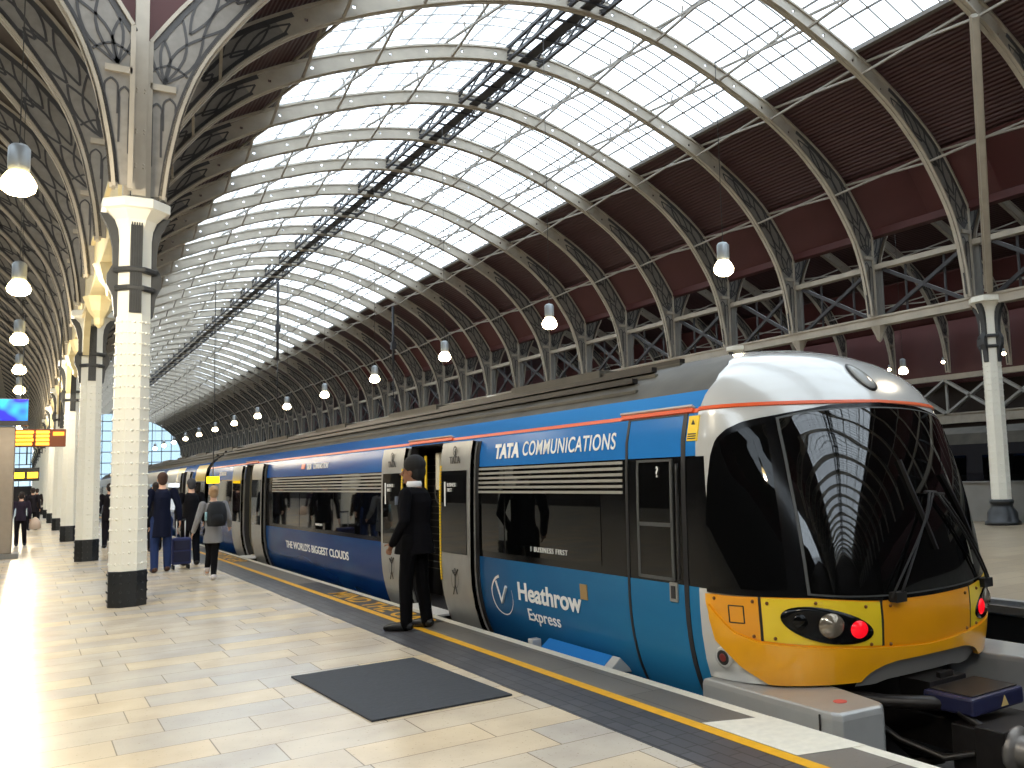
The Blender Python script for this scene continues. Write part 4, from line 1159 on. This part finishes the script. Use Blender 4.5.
# ------------------------------------------------------------------ people
SKIN_L=mat('fair_skin',(214,168,140),.5); SKIN_D=mat('brown_skin',(134,92,68),.5)
def fused(mb,name,m,parent,voxel,smooth_it=4,base=None):
    o=mb.build(name,m,fix=True)
    q=o.modifiers.new('r','REMESH'); q.mode='VOXEL'; q.voxel_size=voxel; q.use_smooth_shade=True
    q=o.modifiers.new('s','SMOOTH'); q.factor=.5; q.iterations=smooth_it
    o.parent=parent; return o
def limb(mb,pts,rs,n=10): 
    mb.tube(pts,rs,n)
    for p,r_ in zip(pts,rs):
        rr=r_ if not isinstance(r_,(tuple,list)) else min(r_)
        mb.sphere(p,rr*.98,nu=10,nv=6)
def person(label,loc,rz,H,J,col,voxel=.012,hair='short',hairc=(30,24,22),skin=None,coat_len=.80,shoe=(20,20,22),skirt=False,collar=None,grp=None,coat_w=1.0):
    """local frame: faces +y, x to the right hand side; J overrides joints (metres at 1.75 m height)"""
    k=H/1.75; V=lambda p:Vector(p)*k
    D=dict(pel=(0,0,.93),wst=(0,0,1.10),chs=(0,.0,1.32),nck=(0,-.01,1.49),hd=(0,.02,1.63),
      shL=(-.185,0,1.43),shR=(.185,0,1.43),elL=(-.235,-.03,1.14),elR=(.235,-.03,1.14),wrL=(-.25,.06,.90),wrR=(.25,.06,.90),
      hiL=(-.09,0,.92),hiR=(.09,0,.92),knL=(-.10,.02,.50),knR=(.10,.02,.50),anL=(-.11,-.02,.09),anR=(.11,-.02,.09),toL=(-.12,.15,.04),toR=(.12,.15,.04),look=0.)
    D.update(J); g={a:(V(b) if a!='look' else b) for a,b in D.items()}
    root=empty('person',loc,rz); tag(root,label,'person',grp)
    skin=skin or SKIN_L
    b=MB()
    # torso, neck
    b.tube([g['pel']+V((0,0,-.1)),g['pel'],g['wst'],g['chs'],g['chs']+V((0,0,.09)),g['nck']],[(.15*k,.10*k),(.165*k,.115*k),(.135*k,.10*k),(.165*k,.115*k),(.14*k,.095*k),(.06*k,.06*k)],14)
    limb(b,[g['nck']+V((0,0,-.06)),g['nck'],g['hd']+V((0,0,-.05))],[.062*k,.056*k,.056*k])
    # head
    lk=Matrix.Rotation(g['look'],3,'Z'); hd=g['hd']
    def h(p): return hd+lk@V(p)
    b.sphere(h((0,-.012,.03)),(.076*k,.094*k,.098*k),nu=16,nv=12)
    b.sphere(h((0,.022,-.045)),(.056*k,.066*k,.070*k),nu=14,nv=10)
    b.tube([h((0,.085,.022)),h((0,.118,-.022)),h((0,.09,-.034))],[.010*k,.017*k,.010*k],8)
    b.sphere(h((0,.082,-.066)),(.026*k,.016*k,.010*k)); b.sphere(h((0,.062,-.104)),(.026*k,.026*k,.02*k))
    for sx in (-1,1): b.sphere(h((sx*.078,-.01,-.008)),(.012*k,.02*k,.032*k)); b.sphere(h((sx*.032,.07,.034)),(.024*k,.014*k,.009*k))
    for s_ in 'LR':
        limb(b,[g['sh'+s_],g['el'+s_],g['wr'+s_]],[.05*k,.04*k,.027*k])
        limb(b,[g['hi'+s_],g['kn'+s_],g['an'+s_]],[.085*k,.055*k,.038*k])
        limb(b,[g['an'+s_]+V((0,-.03,-.03)),g['to'+s_]],[.04*k,.032*k])
        # hand
        wr=g['wr'+s_]; d=(wr-g['el'+s_]).normalized(); sx=-1 if s_=='L' else 1
        side_=Vector((0,1,0)); side_=(side_-d*side_.dot(d)).normalized(); pn=d.cross(side_)*sx
        b.tube([wr,wr+d*.045*k,wr+d*.09*k],[(.026*k,.02*k),(.036*k,.016*k),(.038*k,.014*k)],8)
        for f_,(o_,L_) in enumerate(((.028,.068),(.010,.078),(-.010,.072),(-.028,.055))):
            a=wr+d*.085*k+side_*o_*k; c1=a+d*L_*.5*k-pn*.006*k; c2=c1+(d*.8-pn*.55).normalized()*L_*.5*k
            b.tube([a,c1,c2],[.0095*k,.009*k,.0075*k],6)
        a=wr+d*.03*k+side_*.028*k; b.tube([a,a+(d*.6+side_*.8)*.035*k,a+(d*.9+side_*.75)*.06*k],[.013*k,.011*k,.009*k],6)
    fused(b,'body',skin,root,min(voxel,.010))
    # face details
    ey=MB()
    for sx in (-1,1): ey.sphere(h((sx*.030,.078,.018)),(.011*k,.006*k,.006*k),nu=8,nv=6)
    ey.build('eyes',M_dtxt,fix=False).parent=root
    # trousers / legs
    t=MB(); t.tube([g['pel']+V((0,0,-.1)),g['pel'],g['wst']],[(.155*k,.115*k),(.175*k,.125*k),(.15*k,.11*k)],14)
    lw=1.0 if not skirt else .93
    for s_ in 'LR':
        dn=(g['an'+s_]-g['kn'+s_]).normalized()*.03*k; limb(t,[g['hi'+s_],g['kn'+s_],g['an'+s_]+dn],[.098*k*lw,.074*k*lw,.062*k if not skirt else .048*k])
    fused(t,'trousers' if not skirt else 'leggings',mat('cloth_%d_%d_%d'%col['leg'],col['leg'],.9,spec=.08),root,voxel)
    # coat
    c=MB(); zb=coat_len; hipc=g['pel']
    c.tube([V((hipc.x/k,hipc.y/k,zb)),g['pel']+V((0,0,.03)),g['wst'],g['chs'],g['chs']+V((0,0,.10)),g['nck']+V((0,0,-.01))],
           [(.205*k*coat_w,.155*k*coat_w),(.195*k,.15*k),(.172*k,.135*k),(.20*k,.14*k),(.165*k,.12*k),(.072*k,.074*k)],16)
    for s_ in 'LR':
        wr=g['wr'+s_]; el=g['el'+s_]
        limb(c,[g['sh'+s_]+V((0,0,-.012)),el,wr],[.068*k,.056*k,.044*k])
    fused(c,col.get('coatname','coat'),mat('cloth_%d_%d_%d'%col['coat'],col['coat'],.9,spec=.08),root,voxel)
    # shoes
    s=MB()
    for s_ in 'LR':
        an=g['an'+s_]; to=g['to'+s_]; dd=(to-an); dd.z=0; dd.normalize(); perp=Vector((-dd.y,dd.x,0))
        fl=(to.z-.04*k)
        s.tube([an-dd*.075*k+V((0,0,-.045)),an-dd*.03*k+V((0,0,-.03)),an+dd*.02*k+V((0,0,-.04)),to+V((0,0,.0)),to+dd*.07*k+V((0,0,-.008))],[.034*k,.056*k,.052*k,.044*k,.026*k],10)
    fused(s,'shoes',mat('shoe_%d_%d_%d'%shoe,shoe,.5),root,min(voxel,.010))
    # hair
    hr=MB()
    hr.sphere(h((0,-.028,.048)),(.088*k,.098*k,.096*k),nu=14,nv=10)
    hr.sphere(h((0,-.05,.0)),(.080*k,.07*k,.10*k),nu=12,nv=8)
    if hair=='bun': hr.sphere(h((0,-.12,.06)),.045*k)
    if hair=='long': hr.tube([h((0,-.05,.02)),h((0,-.075,-.09)),h((0,-.07,-.2))],[(.09*k,.07*k),(.10*k,.055*k),(.07*k,.03*k)],12)
    if hair=='full': hr.sphere(h((0,-.035,.085)),(.115*k,.12*k,.105*k),nu=14,nv=10); hr.sphere(h((0,-.075,.01)),(.10*k,.07*k,.10*k))
    fused(hr,'hair',mat('hair_%d_%d_%d'%hairc,hairc,.8),root,min(voxel,.010),2)
    if collar:
        cc=MB(); n_=g['nck']; cc.lathe([(.070*k,-.025*k),(.078*k,.02*k),(.070*k,.045*k)],c=(n_.x,n_.y+.01*k,n_.z-.0*k),n=16)
        cc.build('collar',mat('collar_cloth',collar,.7),fix=False,solid=.008).parent=root
    return root,g,k,h
def dirrot(dx,dy): return math.atan2(dy,dx)-PI/2
# station attendant by the open door
att,g,k,h=person('station attendant in black suit and white collar standing by the open train door, looking left',(3.50,9.42,0),dirrot(-.62,.78),1.80,
  dict(look=.25,hd=(0,.03,1.63),shL=(-.19,-.01,1.42),shR=(.19,.02,1.42),elL=(-.26,-.04,1.14),wrL=(-.21,.13,.90),elR=(.26,.02,1.14),wrR=(.17,.18,.92),
       anL=(-.12,.03,.09),toL=(-.15,.20,.04),anR=(.10,-.08,.09),toR=(.13,.09,.04),knL=(-.11,.04,.5),knR=(.10,-.02,.5)),
  dict(leg=(11,11,14),coat=(14,14,18),coatname='jacket'),voxel=.009,skin=SKIN_D,hair='full',hairc=(16,14,14),coat_len=.78,coat_w=1.1,collar=(228,228,228),shoe=(14,14,15))
bd=MB().box(-.03,.03,0,.006,-.045,.045); o=bd.build('badge',mat('badge_grey',(150,156,170),.4),att,loc=tuple(Vector((-.12,.135,1.34))*k))
# man in navy coat
man,g,k,h=person('man in a long navy coat and blue jeans walking away beside the suitcase',(2.18,19.2,0),dirrot(-.05,1),1.86,
  dict(look=.0,knL=(-.10,.04,.5),anL=(-.11,-.05,.09),toL=(-.12,.10,.04),knR=(.10,.04,.5),anR=(.11,.04,.09),toR=(.12,.2,.04),wrL=(-.27,.05,.9),wrR=(.28,-.05,.92),elR=(.26,-.06,1.14)),
  dict(leg=(44,58,98),coat=(24,28,46)),hair='short',hairc=(70,46,34),coat_len=.62,shoe=(70,40,28))
# person pulling the suitcase
p2,g2,k2,h2=person('person in a dark coat and grey hood walking away close to the train edge',(2.83,20.3,0),dirrot(-.05,1),1.74,
  dict(wrL=(-.28,-.16,.80),elL=(-.27,-.08,1.1),knL=(-.10,.05,.5),anR=(.11,-.06,.09),toR=(.12,.08,.04)),
  dict(leg=(24,26,34),coat=(22,22,26)),hair='short',hairc=(58,58,62),coat_len=.7,coat_w=1.25)
# woman with backpack
wo,g3,k3,h3=person('woman in a light grey coat and black leggings striding away along the platform',(2.68,16.75,0),dirrot(.02,1),1.58,
  dict(look=.0,knL=(-.04,.10,.52),anL=(-.05,.30,.22),toL=(-.05,.36,.10),hiR=(.07,0,.92),knR=(.03,.0,.5),anR=(.02,-.0,.10),toR=(.02,.12,.04),
       elL=(-.27,-.02,1.14),wrL=(-.33,.04,.92),elR=(.27,-.02,1.14),wrR=(.30,.12,1.0)),
  dict(leg=(26,26,30),coat=(148,146,146)),hair='bun',hairc=(186,150,110),coat_len=.70,skirt=True,shoe=(214,206,204),coat_w=1.12)
# backpack
bp_=empty('backpack',(2.685,16.465,1.12),0); tag(bp_,'black backpack worn by the woman in the light grey coat','backpack')
MB().lathe([(.02,-.21),(.13,-.2),(.155,-.1),(.15,.05),(.12,.17),(.06,.21),(.01,.215)],n=16,sx=1.05,sy=.6).build('main_bag',mat('backpack_cloth',(30,32,36),.8),bp_)
MB().lathe([(.02,-.16),(.10,-.15),(.11,-.05),(.08,.0),(.01,.01)],c=(0,-.055,0),n=14,sx=.95,sy=.6).build('front_pocket',mat('backpack_cloth',(30,32,36),.8),bp_)
for sx in (-1,1): MB().path([(sx*.07,.03,.17),(sx*.09,.08,.20),(sx*.10,.11,.20)],.035,.012,up=(1,0,0)).build('strap',M_dtxt,bp_)
MB().tube([(-.165,-.02,-.1),(-.165,-.02,.04)],.02,8).build('side_bottle',mat('pale_bottle',(150,190,200),.3),bp_)
# suitcase
su=empty('suitcase',(2.57,19.62,0),.0); tag(su,'blue wheeled suitcase with raised pale handle between two walkers','suitcase')
MB().box(-.17,.17,-.12,.12,.09,.60).build('case',mat('suitcase_blue',(34,42,92),.6),su,bevel=.03)
MB().box(-.14,.14,-.135,-.11,.14,.34).box(-.14,.14,-.135,-.11,.37,.55).build('front_pocket',mat('suitcase_dark',(24,28,60),.7),su,bevel=.01)
for sx in (-.075,.075): MB().tube([(sx,.05,.58),(sx,.05,.93)],.012,8).build('handle_rod',M_silver,su)
MB().tube([(-.085,.05,.94),(.085,.05,.94)],.017,8).build('handle_grip',M_dtxt,su)
for sx in (-.13,.13):
    for sy in (-.08,.08):
        MB().box(sx-.02,sx+.02,sy-.03,sy+.03,0,.08).build('wheel',M_under,su,bevel=.01)
# man at far left
ml,g4,k4,h4=person('man in dark clothes walking away on the far left by the steel kiosk',(-.02,32.2,0),dirrot(0,1),1.56,
  dict(knL=(-.10,.05,.5),anL=(-.1,-.08,.09),toL=(-.1,.05,.04),anR=(.12,.08,.09),toR=(.12,.2,.04)),dict(leg=(26,24,28),coat=(44,38,50)),hairc=(34,26,24),coat_len=.82)
cbag=MB().lathe([(.10,-.16),(.15,-.14),(.15,.02),(.09,.14),(.02,.2)],n=10,sx=1,sy=.5); tag(cbag.build('carrier_bag',mat('pale_plastic_bag',(196,176,160),.5),loc=(.33,32.2,.62)),'pale carrier bag held by the man on the far left','bag')
for i,(x,y,hh,c,lab) in enumerate(((1.95,28.3,1.72,(30,28,32),'dark figure glimpsed between the first and second columns'),(2.3,32.0,1.66,(52,42,44),'second dark figure between the first two columns, further back'),(.35,44,1.7,(36,34,40),'distant dark figure beyond the man on the far left'),(.6,54.5,1.68,(48,40,38),'most distant figure along the left row of columns'),(2.75,25.5,1.7,(30,30,36),'dark figure walking ahead of the navy coat man'),(1.9,20.6,1.6,(36,36,40),'person in dark coat half hidden by the nearest column'))):
    person(lab,(x,y,0),dirrot(random.uniform(-.2,.2),1),hh,dict(anL=(-.11,-.1,.09),toL=(-.12,.06,.04),anR=(.11,.12,.09),toR=(.12,.28,.04)),dict(leg=(28,28,34),coat=c),voxel=.018,hairc=(40,30,26),coat_len=.75,grp='walkers further down the platform')
# ------------------------------------------------------------------ kiosk, screens
ki=empty('steel_kiosk',(-.54,26.5,0)); tag(ki,'brushed steel kiosk post standing at the left edge of the platform','kiosk')
MB().box(-.36,.36,-.12,.5,.12,3.18).build('post',M_steel,ki,bevel=.02)
MB().box(-.50,.50,-.22,.6,0,.12).build('plinth',M_wall,ki,bevel=.02)
def noise_emit(name,cols,strength,scale):
    m,nt,b=nodes_mat(name); tc=nt.nodes.new('ShaderNodeTexCoord'); nz=nt.nodes.new('ShaderNodeTexNoise'); nz.inputs['Scale'].default_value=scale; nz.inputs['Detail'].default_value=1
    nt.links.new(tc.outputs['Object'],nz.inputs['Vector']); rp=nt.nodes.new('ShaderNodeValToRGB'); rp.color_ramp.elements[0].position=.4; rp.color_ramp.elements[1].position=.6
    rp.color_ramp.elements[0].color=lin(cols[0])+(1,); rp.color_ramp.elements[1].color=lin(cols[1])+(1,)
    nt.links.new(nz.outputs['Fac'],rp.inputs['Fac']); nt.links.new(rp.outputs['Color'],b.inputs['Emission Color']); b.inputs['Emission Strength'].default_value=strength; b.inputs['Base Color'].default_value=(0,0,0,1); return m
scn=empty('blue_display_screen',(-.05,26.2,3.2)); tag(scn,'glowing blue display screen on top of the steel kiosk','screen')
MB().box(-.75,.12,-.02,.14,-.02,.64).build('casing',M_dtxt,scn,bevel=.01)
MB().box(-.73,.10,-.03,-.02,.10,.62).build('lit_face',noise_emit('blue_screen',((10,20,220),(30,210,250)),1.3,2.2),scn)
db=empty('departure_board',(.12,27.6,2.72)); tag(db,'orange lit departure board hanging in front of the left column row','departure board','orange departure boards')
MB().box(-.34,.76,-.12,.12,0,.45).build('casing',mat('board_brown',(120,60,26),.5),db,bevel=.01)
lf=MB()
random.seed(3)
for k in range(4):
    for x0,x1 in ((-.30,.02+.08*random.random()),(.12,.40),):
        lf.box(x0,x1,-.13,-.12,.04+k*.10,.105+k*.10)
lf.build('lit_rows',mat('orange_led',(255,150,40),.5,emit=(255,150,40),estr=5),db)
MB().box(.48,.72,-.13,-.12,.28,.38).build('lit_clock_row',mat('orange_led_dim',(255,140,40),.5,emit=(255,140,40),estr=2),db)
for x in (-.2,.6): MB().tube([(x,0,.52),(x,0,3.4)],.02,6).build('hanger',M_char,db)
d2=empty('departure_board',(.1,45,2.0)); tag(d2,'smaller amber departure board further down the left platform','departure board','orange departure boards')
MB().box(-.5,.45,-.1,.1,0,.55).build('casing',M_dtxt,d2)
l2=MB()
for k in range(2): l2.box(-.46+k*.5,-.06+k*.46,-.11,-.1,.12,.36)
l2.build('lit_rows',mat('amber_led',(255,190,40),.5,emit=(255,190,40),estr=3),d2)
MB().tube([(0,0,.7),(0,0,4)],.03,6).build('hanger',M_char,d2)
yb_=tag(MB().box(-.14,.14,-.03,.03,0,.17).build('yellow_lit_sign',mat('yellow_led',(255,210,30),.5,emit=(255,205,20),estr=1.6),loc=(3.82,24,1.64)),'small yellow lit sign hanging by the train above the woman','sign')
MB().tube([(0,0,.17),(0,0,5)],.01,6).build('hanger',M_char,yb_)
# yellow wording on the platform edge
for i,(y,lab) in enumerate(((13.25,'by the open door next to the attendant'),(23.6,'by the farther open door'))):
    slabm=MB().prism([(3.60,y+1.6,.0045),(3.60,y-3.6,.0045),(3.925,y-3.6,.0045),(3.925,y+1.6,.0045)],(0,0,.0015)).build('trim_14',M_tact); struct(slabm)
    t_=text('platform_lettering','MIND THE GAP',Vector((3.625,y,.0075)),.38,M_yline,None,sx=1.35,bold=.006,facing='floor',ext=.0005)
    tag(t_,'yellow painted lettering on the dark platform edge '+lab,'lettering','painted platform lettering')
